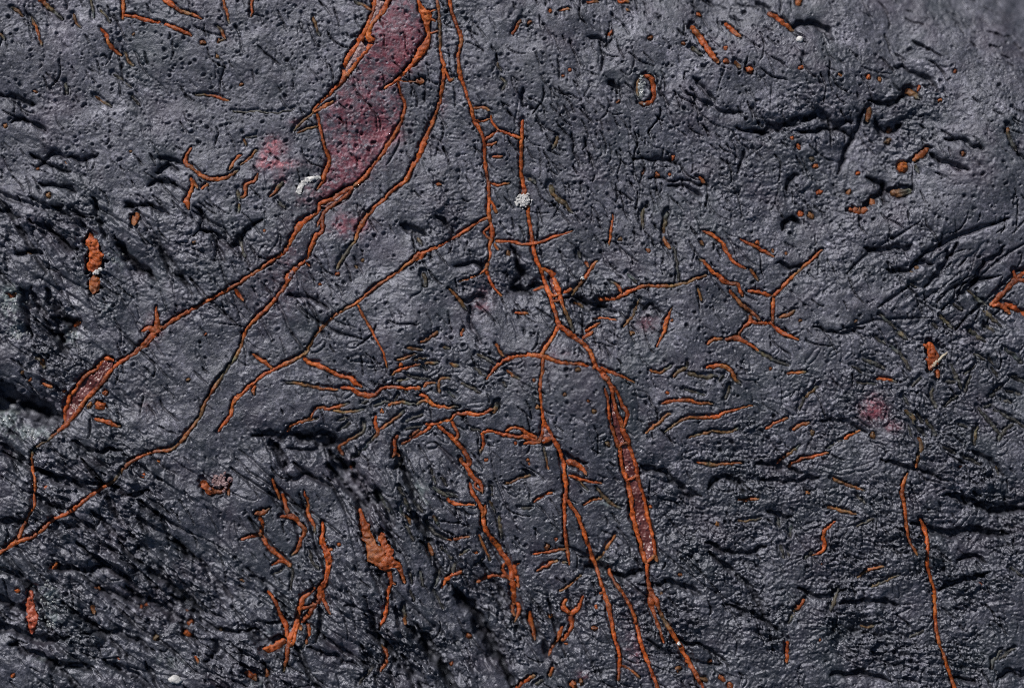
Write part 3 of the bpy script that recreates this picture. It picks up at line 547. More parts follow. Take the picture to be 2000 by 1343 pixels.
# hammered skin
ham = np.abs(perlin(X / 13 + .6 * perlin(X / 30, Y / 30, 41), Y / 9.5, 42)); ham2 = np.abs(perlin(X / 7.5, Y / 6, 43))
HB = near([(1600,1120,420,260),(1850,850,240,240),(1380,1000,160,160)])
H -= (np.clip(1.5 * rough - .40, 0.04, 1.4) + .75 * HB) * (2.4 * (1 - sstep(0, .32, ham)) * sstep(-.3, .4, perlin(X / 44, Y / 38, 44)) + 1.5 * (1 - sstep(0, .4, ham2)))
# grain of the skin
fine = fbm(X / 17, Y / 13, 3, 11)
H += (0.38 + 1.15 * rough) * fine
a = math.radians(62); U = X * math.cos(a) + Y * math.sin(a); Vv = -X * math.sin(a) + Y * math.cos(a)
H += (0.35 + .6 * rough) * fbm(U / 60, Vv / 9, 2, 21)
H += (.18 + .3 * rough) * perlin(X / 5.3, Y / 4.6, 31)

def box_blur(a, r):
    for ax in (0, 1):
        p = np.pad(a, [(r + 1, r) if i == ax else (0, 0) for i in (0, 1)], mode='edge').astype(np.float64).cumsum(ax)
        n = a.shape[ax]
        hi = np.take(p, np.arange(2 * r + 1, 2 * r + 1 + n), ax); lo = np.take(p, np.arange(0, n), ax)
        a = ((hi - lo) / (2 * r + 1)).astype(np.float32)
    return a

def resample(pts, step=2.5):
    """smooth curve through the points; returns xy and the parameter of each sample"""
    P = np.array(pts, float)
    if len(P) == 2:
        P = np.array([P[0], (P[0] + P[1]) / 2, P[1]]); par = [0, .5, 1]
    else:
        par = list(range(len(P)))
    Q = np.vstack([2 * P[0] - P[1], P, 2 * P[-1] - P[-2]])
    out, pr = [], []
    for i in range(len(P) - 1):
        p0, p1, p2, p3 = Q[i], Q[i + 1], Q[i + 2], Q[i + 3]
        n = max(2, int(np.hypot(*(p2 - p1)) / step))
        for k in range(n):
            t = k / n
            out.append(.5 * (2 * p1 + (p2 - p0) * t + (2 * p0 - 5 * p1 + 4 * p2 - p3) * t * t + (3 * p1 - p0 - 3 * p2 + p3) * t ** 3))
            pr.append(par[i] + (par[i + 1] - par[i]) * t)
    out.append(P[-1]); pr.append(par[-1])
    return np.array(out), np.array(pr) / par[-1]

def along(v, pr):
    if np.isscalar(v):
        return np.full(len(pr), float(v))
    v = np.array(v, float)
    return np.interp(pr, np.linspace(0, 1, len(v)), v)

def stroke(xy, hw, reach=2.2):
    """distance field of a stroke in its own window: slices, distance / half width"""
    pad = float(np.max(hw)) * reach + 5
    i0, i1 = np.searchsorted(XS, [xy[:, 0].min() - pad, xy[:, 0].max() + pad])
    j0, j1 = np.searchsorted(YS, [xy[:, 1].min() - pad, xy[:, 1].max() + pad])
    if i1 <= i0 or j1 <= j0:
        return None
    sl = (slice(j0, j1), slice(i0, i1))
    D = np.full((j1 - j0, i1 - i0), 99.0, np.float32)
    for k in range(len(xy) - 1):
        p, q = xy[k], xy[k + 1]
        h = max(hw[k], hw[k + 1])
        a0, a1 = np.searchsorted(XS[i0:i1], [min(p[0], q[0]) - h * reach - 4, max(p[0], q[0]) + h * reach + 4])
        b0, b1 = np.searchsorted(YS[j0:j1], [min(p[1], q[1]) - h * reach - 4, max(p[1], q[1]) + h * reach + 4])
        if a1 <= a0 or b1 <= b0:
            continue
        xx = XS[i0 + a0:i0 + a1][None, :]; yy = YS[j0 + b0:j0 + b1][:, None]
        dx, dy = q - p
        L2 = dx * dx + dy * dy + 1e-9
        t = np.clip(((xx - p[0]) * dx + (yy - p[1]) * dy) / L2, 0, 1)
        w = hw[k] + (hw[k + 1] - hw[k]) * t
        d = np.hypot(xx - p[0] - t * dx, yy - p[1] - t * dy) / w
        sub = D[b0:b1, a0:a1]
        np.minimum(sub, d, out=sub)
    return sl, D

rnd = random.Random(11)
# furrows and crevices
RAG = fbm(X / 24, Y / 20, 3, 71); RAG2 = fbm(X / 30, Y / 30, 2, 72)
for pts, w, d in FURROWS:
    xy, pr = resample(pts, 5)
    x, y = unproj(xy[:, 0], xy[:, 1])
    n = fbm(x / 26, y / 26, 3, 73)
    x = x + 6 * n; y = y + 6 * fbm(x / 24, y / 24, 3, 74)
    ends = np.minimum(1, np.minimum(pr, 1 - pr) * 5 + .25)
    hw = w * .62 * ends * (1 + .5 * fbm(x / 30, y / 30, 2, 75))
    r = stroke(np.stack([x, y], 1), np.maximum(hw, 1.2), 5.0)
    if r is None: continue
    sl, D = r
    RG = .16 * fine[sl] + .34 * RAG[sl]
    m = (1 - sstep(.50, 1.0, D + RG)) * sstep(-1.2, -.5, -RAG2[sl])
    H[sl] -= 1.3 * d * (.95 * m + .38 * np.exp(-(np.maximum(D + .6 * RG, 0) / 2.0) ** 2) * sstep(4.8, 3.4, D))

for (x0, x1, y0, y1, deg, cnt) in SCRATCH:
    for k in range(cnt):
        x, y = rnd.uniform(x0, x1), rnd.uniform(y0, y1)
        a = math.radians(deg) + rnd.gauss(0, .14)
        L = rnd.uniform(70, 270); n = 7; pts = [(x - math.cos(a) * L / 2, y - math.sin(a) * L / 2)]
        for q in range(n):
            a += rnd.gauss(0, .12); pts.append((pts[-1][0] + math.cos(a) * L / n, pts[-1][1] + math.sin(a) * L / n))
        w = rnd.choice([2, 2.5, 3.5, 4.5, 6.5]); ww = w * np.array([.3, .7, 1, 1, .9, 1, .6, .3])
        r = stroke(np.array(pts), np.maximum(ww, .8), 4.0)
        if r is None: continue
        sl, D = r
        D = D + .28 * RAG[sl] + .15 * fine[sl]
        H[sl] -= w * (rnd.uniform(1.2, 2.6) * (1 - sstep(.45, 1.05, D)) + .5 * np.exp(-(np.maximum(D, 0) / 1.8) ** 2) * sstep(4.0, 3.0, D))

# direction the hair cracks follow
CTRL = np.array([(100,100,65),(400,150,65),(100,450,48),(300,600,55),(150,1000,45),(300,1200,45),(550,1250,50),(700,1000,62),(850,1150,60),(980,1250,62),(750,400,72),(1150,200,66),(1300,300,68),(1100,450,62),(1500,300,62),
    (1900,550,-45),(1700,600,60),(1300,900,58),(1700,1000,50),(1900,1200,60),(1350,1250,50),(1600,800,60),(1850,800,48),(1850,100,30)], float)
def theta(x, y):
    w = 1 / ((CTRL[:, 0] - x) ** 2 + (CTRL[:, 1] - y) ** 2 + 900)
    a = np.radians(CTRL[:, 2]) * 2
    return .5 * math.atan2((w * np.sin(a)).sum(), (w * np.cos(a)).sum())
for i in range(2300):
    x, y = rnd.uniform(-60, 2080), rnd.uniform(-60, 1400)
    if x > 1300 and y > 650 and rnd.random() < .55: continue
    if rnd.random() < .10: x, y = rnd.gauss(1200, 160), rnd.gauss(300, 130)
    a = theta(x, y) + rnd.gauss(0, .16)
    L = rnd.choice([14, 20, 28, 40, 60])
    n = max(3, int(L / 7))
    pts = [(x, y)]
    for k in range(n):
        a += rnd.gauss(0, .22)
        pts.append((pts[-1][0] + math.cos(a) * L / n, pts[-1][1] + math.sin(a) * L / n))
    xy = np.array(pts)
    hw = np.full(len(xy), rnd.uniform(1.0, 2.0)) * np.array([rnd.uniform(.7, 1.2) for _ in xy]); hw[0] = hw[-1] = .8
    r = stroke(xy, hw)
    if r is None: continue
    sl, D = r
    H[sl] -= rnd.uniform(2.5, 11.0) * (1 - sstep(.35, 1.35, D + .25 * fine[sl]))

# gas pits
DENS = blobs([(250,150,350,200,1.0),(600,120,250,200,.8),(750,260,150,200,.6),(1200,150,350,220,1.0),(1150,400,250,180,.8),(1500,180,250,120,.7),(1750,430,300,120,.9),(600,560,250,120,.5),(800,700,200,100,.35),(1050,780,200,120,.55),(1500,600,250,150,.6),(1350,800,250,120,.5),(650,1050,250,100,.5),(1650,760,200,90,.4),(950,1050,200,120,.45),(1900,200,150,60,.6)], .16)
DENS *= 0.55 + 0.9 * sstep(-.3, .6, fbm(X / 70, Y / 70, 2, 101))
EDGEP = perlin(X / 4.5, Y / 4.5, 102)
cand = np.stack([rs.uniform(-60, 2090, 30000), rs.uniform(-90, 1400, 30000)], 1)
for (x, y) in cand:
    i = np.searchsorted(XS, x); j = np.searchsorted(YS, y)
    if rs.rand() > DENS[j, i]: continue
    r = 1.5 + rs.gamma(1.2, .8)
    r = min(r, 5.6)
    el = rs.uniform(.75, 1.35); ca, sa = math.cos(1.0), math.sin(1.0)
    n = int(r * 2.6 / STEP) + 2
    sl = (slice(max(j - n, 0), j + n), slice(max(i - n, 0), i + n))
    dx = X[sl] - x; dy = Y[sl] - y
    d = np.hypot((dx * ca + dy * sa) / el, (-dx * sa + dy * ca) * el) / r
    d = d + .22 * EDGEP[sl]
    dep = r * rs.uniform(.75, 1.4)
    H[sl] += -dep * (1 - sstep(.35, 1.05, d)) + .14 * r * np.exp(-((d - 1.25) / .28) ** 2)
# small blisters of the skin
for k in range(1500):
    x, y = rs.uniform(-60, 2090), rs.uniform(-60, 1400)
    i = np.searchsorted(XS, x); j = np.searchsorted(YS, y)
    r = rs.uniform(3, 7.5); n = int(r * 2 / STEP) + 2
    sl = (slice(max(j - n, 0), j + n), slice(max(i - n, 0), i + n))
    d = np.hypot(X[sl] - x, (Y[sl] - y) * 1.2) / r
    H[sl] += rs.uniform(.08, .28) * r * min(1, .35 + 1.3 * float(rough[j, i])) * (1 - sstep(.3, 1.1, d))

# worm shaped ridges of the stone itself
WORM = [(1850,780,180,130,1.0),(1880,640,130,60,.7),(1700,730,150,60,.6),(1650,1100,250,130,.55),(1850,1200,180,130,.6),(830,720,120,50,.7),(720,830,120,60,.5),(850,1020,90,120,.3),(1400,780,150,80,.35),(950,720,80,40,.6),(1550,950,200,100,.4)]
def wdens(x, y):
    return sum(a_ * math.exp(-((x - cx_) / rx_) ** 2 - ((y - cy_) / ry_) ** 2) for cx_, cy_, rx_, ry_, a_ in WORM)
for k in range(3600):
    x, y = rnd.uniform(500, 2060), rnd.uniform(560, 1380)
    if rnd.random() > wdens(x, y): continue
    a = rnd.choice([.75, .75, .6, -.6, 1.2, -.3]) + rnd.gauss(0, .25)
    if x < 1000: a = rnd.choice([-.3, -.35, .2, .5] if y < 880 else [1.05, 1.1, .9]) + rnd.gauss(0, .2)
    L = rnd.uniform(10, 34); pts = [(x, y)]
    for q in range(4):
        a += rnd.gauss(0, .2); pts.append((pts[-1][0] + math.cos(a) * L / 4, pts[-1][1] + math.sin(a) * L / 4))
    w = rnd.uniform(3.0, 5.2)
    r = stroke(np.array(pts), np.array([w * .8, w, w, w, w * .7]))
    if r is None: continue
    sl, D = r
    up = rnd.uniform(.1, .55) * w
    H[sl] += up * np.sqrt(np.clip(1 - D * D, 0, 1)) - rnd.uniform(.4, .8) * w * np.exp(-((D - 1.15) / .3) ** 2)

# beds of the veins: flatten the face along each one, then cut its channel
HS = box_blur(box_blur(H, 5), 5)
EDGE = .46 * perlin(X / 7.5, Y / 7.5, 161) + .16 * perlin(X / 3.6, Y / 3.6, 162)
GAP = sstep(-.35, .65, fbm(X / 55, Y / 55, 3, 160))
for v in VEINS:
    xy, pr = resample(v['pts'])
    x, y = unproj(xy[:, 0], xy[:, 1])
    w = along(v['w'], pr); t = along(v['t'], pr)
    s = v['sink']
    if s is None:
        s = 0.14 + 0.34 * np.clip(t, 0, 1)
    v['x'], v['y'], v['hw'], v['tt'] = x, y, w * (.48 if v['name'] or v['parent'] else .45), np.where(t < 1.05, np.clip(t + (.13 if v['name'] or v['parent'] else .24) * np.maximum(fbm(x / 26, y / 26, 3, 166), -.2), 0, 1), t)
    v['sk'] = np.asarray(s, float) + 0 * w + .60 * np.maximum(fbm(x / 45, y / 45, 3, 165), -.28) * (w < 14)
    am = 1.0 if v['name'] or v['parent'] else 1.9
    v['x'] = x + fbm(x / 13, y / 13, 2, 5) * am; v['y'] = y + fbm(x / 12, y / 12, 2, 8) * am
def sample(A_, x, y):
    i = np.clip(np.searchsorted(XS, x) - 1, 0, NX - 2); j = np.clip(np.searchsorted(YS, y) - 1, 0, NY - 2)
    fx = np.clip((x - XS[i]) / (XS[i + 1] - XS[i]), 0, 1); fy = np.clip((y - YS[j]) / (YS[j + 1] - YS[j]), 0, 1)
    return (A_[j, i] * (1 - fx) + A_[j, i + 1] * fx) * (1 - fy) + (A_[j + 1, i] * (1 - fx) + A_[j + 1, i + 1] * fx) * fy
def smooth1(z, n):
    if len(z) < 5: return z
    k = min(n, len(z) // 2)
    p = np.pad(z, k, mode='edge')
    return np.convolve(p, np.ones(2 * k + 1) / (2 * k + 1), 'valid')
for v in VEINS:
    z = smooth1(sample(HS, v['x'], v['y']), 6)
    v['z'] = z
    dk = float(np.clip(np.mean(v['tt']) * 1.6 - .3, 0, 1))
    off = 0.9 + .9 * dk
    r = stroke(np.stack([v['x'] - off * .6, v['y'] - off], 1), v['hw'] * 1.03 + .8 + 1.1 * dk)
    if r is None: continue
    sl, D = r
    gap = GAP[sl]
    m = (1 - sstep(.70 + .42 * gap, .98 + .75 * gap, D + .16 * fine[sl] + EDGE[sl]))
    fl = HS[sl] - 1.25 * float(np.mean(v['hw'])) * (1 + .6 * max(0, float(np.mean(v['sk'])))) - 1.5
    H[sl] = np.minimum(H[sl], H[sl] * (1 - m) + fl * m)
def P2(s):
    p = [float(v) for v in s.split()]; return list(zip(p[0::2], p[1::2]))
for (l, r_, nm, ky, mt, sk_) in FILLS:
    A_, pa = resample(P2(l)); B_, pb = resample(P2(r_))
    t = np.linspace(0, 1, 40)
    ax, ay = np.interp(t, pa, A_[:, 0]), np.interp(t, pa, A_[:, 1]); bx, by = np.interp(t, pb, B_[:, 0]), np.interp(t, pb, B_[:, 1])
    x, y = unproj((ax + bx) / 2, (ay + by) / 2)
    sl, D = stroke(np.stack([x, y], 1), np.maximum(np.hypot(ax - bx, ay - by) / 2, 2))
    m = 1 - sstep(.9, 1.15, D)
    H[sl] = np.minimum(H[sl], H[sl] * (1 - m) + (HS[sl] - 14) * m)
for (gx, gy, gr, gt) in GRAINS:
    x, y = unproj(gx, gy)
    i = np.searchsorted(XS, x); j = np.searchsorted(YS, y); n = int(gr * 2 / STEP) + 2
    sl = (slice(j - n if j > n else 0, j + n), slice(i - n if i > n else 0, i + n))
    d = np.hypot(X[sl] - x, Y[sl] - y) / gr
    H[sl] -= gr * .9 * (1 - sstep(.6, 1.45, d))

# shade of the lower half put into the stone's colour, with a damp gloss
SHADE_GLOSS = np.clip(sstep(150, 1150, Y + .10 * X * 0 + 260 * fbm(X / 260, Y / 260, 3, 180)) * .85 + blobs([(120,650,180,200,.4),(1650,280,200,60,.4),(1250,120,300,160,-.2),(1900,60,250,110,-.4)]), 0, 1)
# stains, sparkling crust
STAIN = blobs([(783,95,40,40,1.2),(768,60,36,36,.6),(752,262,34,24,.75),(700,312,44,30,.6),(720,240,60,60,.3),(670,330,50,40,.35),(682,440,36,20,1.4),(625,385,50,28,.55),(540,290,22,15,1.0),(546,322,34,9,1.0),(510,318,12,14,.6),(548,348,15,10,.6),(580,240,12,8,.6),(866,200,9,26,.5),(540,560,60,60,.25),(575,500,35,30,.3),
    (1708,802,26,24,.75),(1744,832,16,10,.65),(1700,775,16,12,.3),(1262,630,30,20,.4),(950,570,28,24,.35),(940,600,18,14,.5),(1240,1272,22,34,.5),(1082,692,46,16,.35),(298,640,16,24,.45),(285,790,26,20,.25),(1138,1318,12,10,.55),(425,938,20,12,.45),(1230,1180,40,50,.15),(720,110,20,30,.3)])
PINK = blobs([(533,282,15,13,1.0),(520,302,12,12,1.0),(548,322,30,8,1.0),(512,322,12,10,.7),(546,350,11,9,.7),(578,241,11,6,.6),(1706,800,22,20,.5),(1744,832,15,9,.45),(752,262,26,18,.8),(792,110,26,16,.5),(298,645,14,20,.5),(700,315,24,14,.5),(1262,632,16,10,.3)])
PINK *= .5 + .8 * sstep(-.35, .3, fbm(X / 13, Y / 10, 3, 135))
poly = np.array([(748,-20),(735,40),(690,140),(625,222),(640,315),(622,385),(660,380),(712,345),(760,278),(790,215),(782,165),(812,112),(830,75),(822,20),(800,-20)], float)
inside = np.zeros(X.shape, bool)
for k in range(len(poly)):
    (x1, y1), (x2, y2) = poly[k], poly[k - 1]
    c = ((y1 > Y) != (y2 > Y)) & (X < (x2 - x1) * (Y - y1) / (y2 - y1 + 1e-9) + x1)
    inside ^= c
STAIN += .55 * box_blur(inside.astype(np.float32), 4)
STAIN *= .60 + .60 * sstep(-.35, .5, fbm(X / 22, Y / 16, 3, 130))
CRYST = blobs([(20,590,18,35,.9),(35,645,16,16,.9),(12,815,22,22,1.0),(58,845,46,14,.9),(142,655,26,16,.8),(22,570,20,12,.5),(95,1165,20,22,.9),(105,1210,16,16,.7),(75,1290,16,10,.4),(225,505,18,28,.5),(820,955,16,18,.7),(835,985,12,12,.5),(340,1290,40,20,.3),(205,600,14,14,.5),(600,372,30,14,.5),(1936,590,10,8,.8),(520,1238,12,14,.5),(505,1335,20,12,.5),(1180,984,20,5,.9),(1008,1140,1,1,0)])
CRYST *= sstep(-.25, .35, fbm(X / 12, Y / 12, 3, 140) + CRYST - .45)
H += CRYST * (1.6 * perlin(X / 6, Y / 6, 150) + 1.2 * np.abs(perlin(X / 4, Y / 4, 151)))

# ---------------------------------------------------------------- materials
def new_mat(name):
    m = bpy.data.materials.new(name); m.use_nodes = True
    nt = m.node_tree
    return m, nt, nt.nodes['Principled BSDF']
def N(nt, t, **k):
    n = nt.nodes.new(t)
    for a_, b_ in k.items():
        if a_ in n.inputs: n.inputs[a_].default_value = b_
        else: setattr(n, a_, b_)
    return n
def noise(nt, scale, detail=4.0, rough_=.55, dist=0.0):
    tc = nt.nodes.get('tc') or N(nt, 'ShaderNodeNewGeometry'); tc.name = 'tc'
    n = N(nt, 'ShaderNodeTexNoise', Scale=scale, Detail=detail, Roughness=rough_, Distortion=dist)
    nt.links.new(tc.outputs['Position'], n.inputs['Vector'])
    return n.outputs['Fac']
def ramp(nt, fac, stops, interp='LINEAR'):
    r = N(nt, 'ShaderNodeValToRGB'); r.color_ramp.interpolation = interp
    e = r.color_ramp.elements
    while len(e) < len(stops): e.new(.5)
    for el, (p, c) in zip(e, stops):
        el.position = p; el.color = (*c, 1) if len(c) == 3 else c
    nt.links.new(fac, r.inputs['Fac'])
    return r.outputs['Color']
def mix(nt, fac, a_, b_, mode='MIX'):
    m = N(nt, 'ShaderNodeMix', data_type='RGBA', blend_type=mode)
    for sock, v in ((m.inputs[0], fac), (m.inputs[6], a_), (m.inputs[7], b_)):
        if isinstance(v, (int, float)): sock.default_value = v
        elif isinstance(v, tuple): sock.default_value = (*v, 1)
        else: nt.links.new(v, sock)
    return m.outputs[2]
def attr(nt, name):
    return N(nt, 'ShaderNodeAttribute', attribute_name=name).outputs['Fac']
def fmath(nt, op, a_, b_=None, clamp=False):
    m = N(nt, 'ShaderNodeMath', operation=op, use_clamp=clamp)
    for s_, v in zip(m.inputs, (a_, b_)):
        if v is None: continue
        if isinstance(v, (int, float)): s_.default_value = v
        else: nt.links.new(v, s_)
    return m.outputs[0]
def bump(nt, bsdf, hsock, strength, dist_px):
    b = N(nt, 'ShaderNodeBump', Strength=strength, Distance=dist_px * S)
    nt.links.new(hsock, b.inputs['Height']); nt.links.new(b.outputs['Normal'], bsdf.inputs['Normal'])

def make_rock_mat():
    m, nt, p = new_mat('dark_stone')
    base = ramp(nt, noise(nt, 170, 6, .6, .6), [(.30, (.029, .032, .041)), (.48, (.053, .055, .070)), (.66, (.088, .088, .110))])
    speck = ramp(nt, noise(nt, 1300, 5, .75), [(.34, (.30, .32, .34)), (.52, (1, 1, 1)), (.68, (1.75, 1.75, 1.75))])
    dust = ramp(nt, noise(nt, 420, 5, .7, 1.0), [(.38, (.58, .60, .63)), (.54, (1, 1, 1)), (.70, (1.9, 1.86, 1.84))])
    grit = ramp(nt, noise(nt, 3300, 3, .7), [(.34, (.45, .46, .48)), (.52, (1, 1, 1)), (.68, (1.8, 1.8, 1.8))])
    base = mix(nt, 1.0, base, grit, 'MULTIPLY')
    pale = ramp(nt, noise(nt, 55, 6, .65, .8), [(.36, (.72, .73, .76)), (.5, (1, 1, 1)), (.66, (1.5, 1.48, 1.47))])
    base = mix(nt, 1.0, base, pale, 'MULTIPLY')
    base = mix(nt, 1.0, base, dust, 'MULTIPLY')
    base = mix(nt, 1.0, base, speck, 'MULTIPLY')
    teal = ramp(nt, noise(nt, 60, 4, .6), [(.5, (0, 0, 0)), (.68, (1, 1, 1))])
    base = mix(nt, fmath(nt, 'MULTIPLY', teal, .6), base, (.014, .022, .026))
    mauve = ramp(nt, noise(nt, 95, 4, .6), [(.52, (0, 0, 0)), (.7, (1, 1, 1))])
    base = mix(nt, fmath(nt, 'MULTIPLY', mauve, .5), base, (.046, .034, .050))
    shade_gloss = attr(nt, 'shade_gloss')
    base = mix(nt, fmath(nt, 'MULTIPLY', shade_gloss, .62), base, mix(nt, 1.0, base, (.40, .42, .44), 'MULTIPLY'))  # painted shade: base colour darkened mostly towards the bottom
    st = fmath(nt, 'MULTIPLY', attr(nt, 'stain'), ramp(nt, noise(nt, 900, 4, .7), [(.38, (.15, .15, .15)), (.56, (1.5, 1.5, 1.5))]), True)
    red = ramp(nt, attr(nt, 'stain'), [(.15, (.115, .058, .074)), (.5, (.17, .036, .052)), (.95, (.15, .010, .020))])
    red = mix(nt, 1.0, red, ramp(nt, noise(nt, 800, 4, .65), [(.34, (.35, .25, .28)), (.52, (1, 1, 1)), (.7, (1.5, 1.6, 1.6))]), 'MULTIPLY')
    base = mix(nt, fmath(nt, 'MULTIPLY', st, .62), base, red)
    pk = fmath(nt, 'MULTIPLY', attr(nt, 'pink'), ramp(nt, noise(nt, 1300, 4, .7), [(.43, (0, 0, 0)), (.55, (1, 1, 1))]), True)
    base = mix(nt, fmath(nt, 'MULTIPLY', pk, .72), base, (.33, .085, .100))
    cr = attr(nt, 'crystal')
    crc = ramp(nt, noise(nt, 1100, 4, .7), [(.34, (.04, .055, .06)), (.55, (.20, .24, .25)), (.72, (.42, .44, .42))])
    base = mix(nt, fmath(nt, 'MULTIPLY', cr, .9, True), base, crc)
    nt.links.new(base, p.inputs['Base Color'])
    rg = ramp(nt, noise(nt, 450, 4, .7), [(.3, (.36,) * 3), (.7, (.66,) * 3)])
    nt.links.new(fmath(nt, 'SUBTRACT', rg, fmath(nt, 'MULTIPLY', shade_gloss, .10)), p.inputs['Roughness'])
    p.inputs['Specular IOR Level'].default_value = .85
    p.inputs['Specular Tint'].default_value = (.84, .87, 1.0, 1)
    bump(nt, p, noise(nt, 1700, 4, .7), .55, 3.0)
    return m
def make_vein_mat():
    m, nt, p = new_mat('rust_mineral')
    t = attr(nt, 'tint')
    c = ramp(nt, t, [(0, (.36, .068, .010)), (.2, (.27, .066, .013)), (.45, (.16, .070, .022)), (.65, (.088, .066, .034)), (.80, (.062, .063, .058)), (1.0, (.017, .016, .015))])
    big = ramp(nt, noise(nt, 420, 5, .65), [(.28, (.42, .36, .34)), (.5, (1, 1, 1)), (.72, (1.2, 1.4, 1.5))])
    c = mix(nt, 1.0, c, big, 'MULTIPLY')
    sp = ramp(nt, noise(nt, 1700, 3, .6), [(.36, (.38, .28, .24)), (.54, (1, 1, 1))])
    c = mix(nt, .8, c, sp, 'MULTIPLY')
    old = ramp(nt, noise(nt, 130, 5, .65, .5), [(.44, (0, 0, 0)), (.62, (1, 1, 1))])
    c = mix(nt, fmath(nt, 'MULTIPLY', old, .8), c, mix(nt, 1.0, c, (.28, .32, .42), 'MULTIPLY'))
    och = ramp(nt, noise(nt, 210, 4, .6, .5), [(.54, (0, 0, 0)), (.68, (1, 1, 1))])
    c = mix(nt, fmath(nt, 'MULTIPLY', och, .55), c, mix(nt, 1.0, c, (1.05, 1.7, 2.0), 'MULTIPLY'))
    cream = fmath(nt, 'GREATER_THAN', t, 1.1)
    c = mix(nt, cream, c, mix(nt, 1.0, (.34, .29, .22), big, 'MULTIPLY'))
    nt.links.new(c, p.inputs['Base Color'])
    nt.links.new(ramp(nt, noise(nt, 700, 3), [(.3, (.38,) * 3), (.7, (.62,) * 3)]), p.inputs['Roughness'])
    p.inputs['Specular IOR Level'].default_value = .38
    bump(nt, p, noise(nt, 1500, 4, .7), .8, 2.6)
    return m
def make_core_mat():
    m, nt, p = new_mat('wet_red_crust')
    c = ramp(nt, noise(nt, 380, 4, .6), [(.33, (.050, .011, .010)), (.55, (.105, .030, .028)), (.72, (.19, .085, .085))])
    nt.links.new(c, p.inputs['Base Color']); p.inputs['Roughness'].default_value = .40
    p.inputs['Specular IOR Level'].default_value = .6
    bump(nt, p, noise(nt, 700, 2), .3, 2.5)
    return m
def make_pale_mat(name, a_, b_, r):
    m, nt, p = new_mat(name)
    nt.links.new(ramp(nt, noise(nt, 900, 4, .7), [(.3, a_), (.68, b_)]), p.inputs['Base Color'])
    p.inputs['Roughness'].default_value = r
    bump(nt, p, noise(nt, 1800, 4, .7), .7, 2.5)
    return m
M_ROCK, M_VEIN, M_CORE = make_rock_mat(), make_vein_mat(), make_core_mat()
M_WHITE = make_pale_mat('white_crystal', (.24, .24, .25), (.66, .66, .65), .6)
M_CRYS = make_pale_mat('grey_crystal', (.04, .05, .06), (.34, .36, .37), .14)
M_PINK = make_pale_mat('pink_crystal', (.08, .035, .038), (.24, .16, .165), .4)
M_GEM = make_pale_mat('red_stone', (.20, .026, .012), (.34, .085, .04), .34)

# ---------------------------------------------------------------- meshes
col = scene.collection
def world_xyz(x, y, z):
    return np.stack([(np.asarray(x) - CX) * S, (CY - np.asarray(y)) * S, np.asarray(z) * S], -1)
def mesh_obj(name, co, faces, mat, parent=None, smooth=True, attrs=None):
    me = bpy.data.meshes.new(name)
    if isinstance(faces, np.ndarray):
        nf = len(faces); k = faces.shape[1]
        me.vertices.add(len(co)); me.vertices.foreach_set('co', np.ascontiguousarray(co, np.float32).ravel())
        me.loops.add(nf * k); me.loops.foreach_set('vertex_index', faces.astype(np.int32).ravel())
        me.polygons.add(nf)
        me.polygons.foreach_set('loop_start', np.arange(0, nf * k, k, dtype=np.int32))
        me.update(calc_edges=True)
    else:
        me.from_pydata([tuple(c) for c in co], [], faces); me.update()
    me.polygons.foreach_set('use_smooth', np.full(len(me.polygons), smooth))
    for an, av in (attrs or {}).items():
        at = me.attributes.new(an, 'FLOAT', 'POINT')
        at.data.foreach_set('value', np.ascontiguousarray(av, np.float32).ravel())
    me.materials.append(mat)
    o = bpy.data.objects.new(name, me); col.objects.link(o)
    if parent is not None: o.parent = parent
    return o

rock = bpy.data.objects.new('rock', None); col.objects.link(rock)
rock['label'] = 'pitted dark grey rock laced with rust orange veins and stained pink near the top'
rock['category'] = 'rock'

idx = np.arange(NX * NY, dtype=np.int32).reshape(NY, NX)
faces = np.stack([idx[1:, :-1].ravel(), idx[1:, 1:].ravel(), idx[:-1, 1:].ravel(), idx[:-1, :-1].ravel()], 1)
face = mesh_obj('stone_face', world_xyz(X.ravel(), Y.ravel(), H.ravel()), faces, M_ROCK, rock, True, {'stain': STAIN, 'pink': PINK, 'crystal': CRYST, 'shade_gloss': SHADE_GLOSS})
# underside of the rock, so that it is a body and not a sheet
rim = np.concatenate([idx[0, :], idx[1:, -1], idx[-1, -2::-1], idx[-2:0:-1, 0]])
rx, ry, rz = X.ravel()[rim], Y.ravel()[rim], H.ravel()[rim]
n = len(rim)
co = np.vstack([world_xyz(rx, ry, rz), world_xyz(CX + (rx - CX) * .9, CY + (ry - CY) * .9, np.full(n, -900.)), world_xyz([CX], [CY], [-1000.])])
fs = [(k, (k + 1) % n, n + (k + 1) % n, n + k) for k in range(n)] + [(n + k, n + (k + 1) % n, 2 * n) for k in range(n)]
mesh_obj('underside', co, fs, M_ROCK, rock)

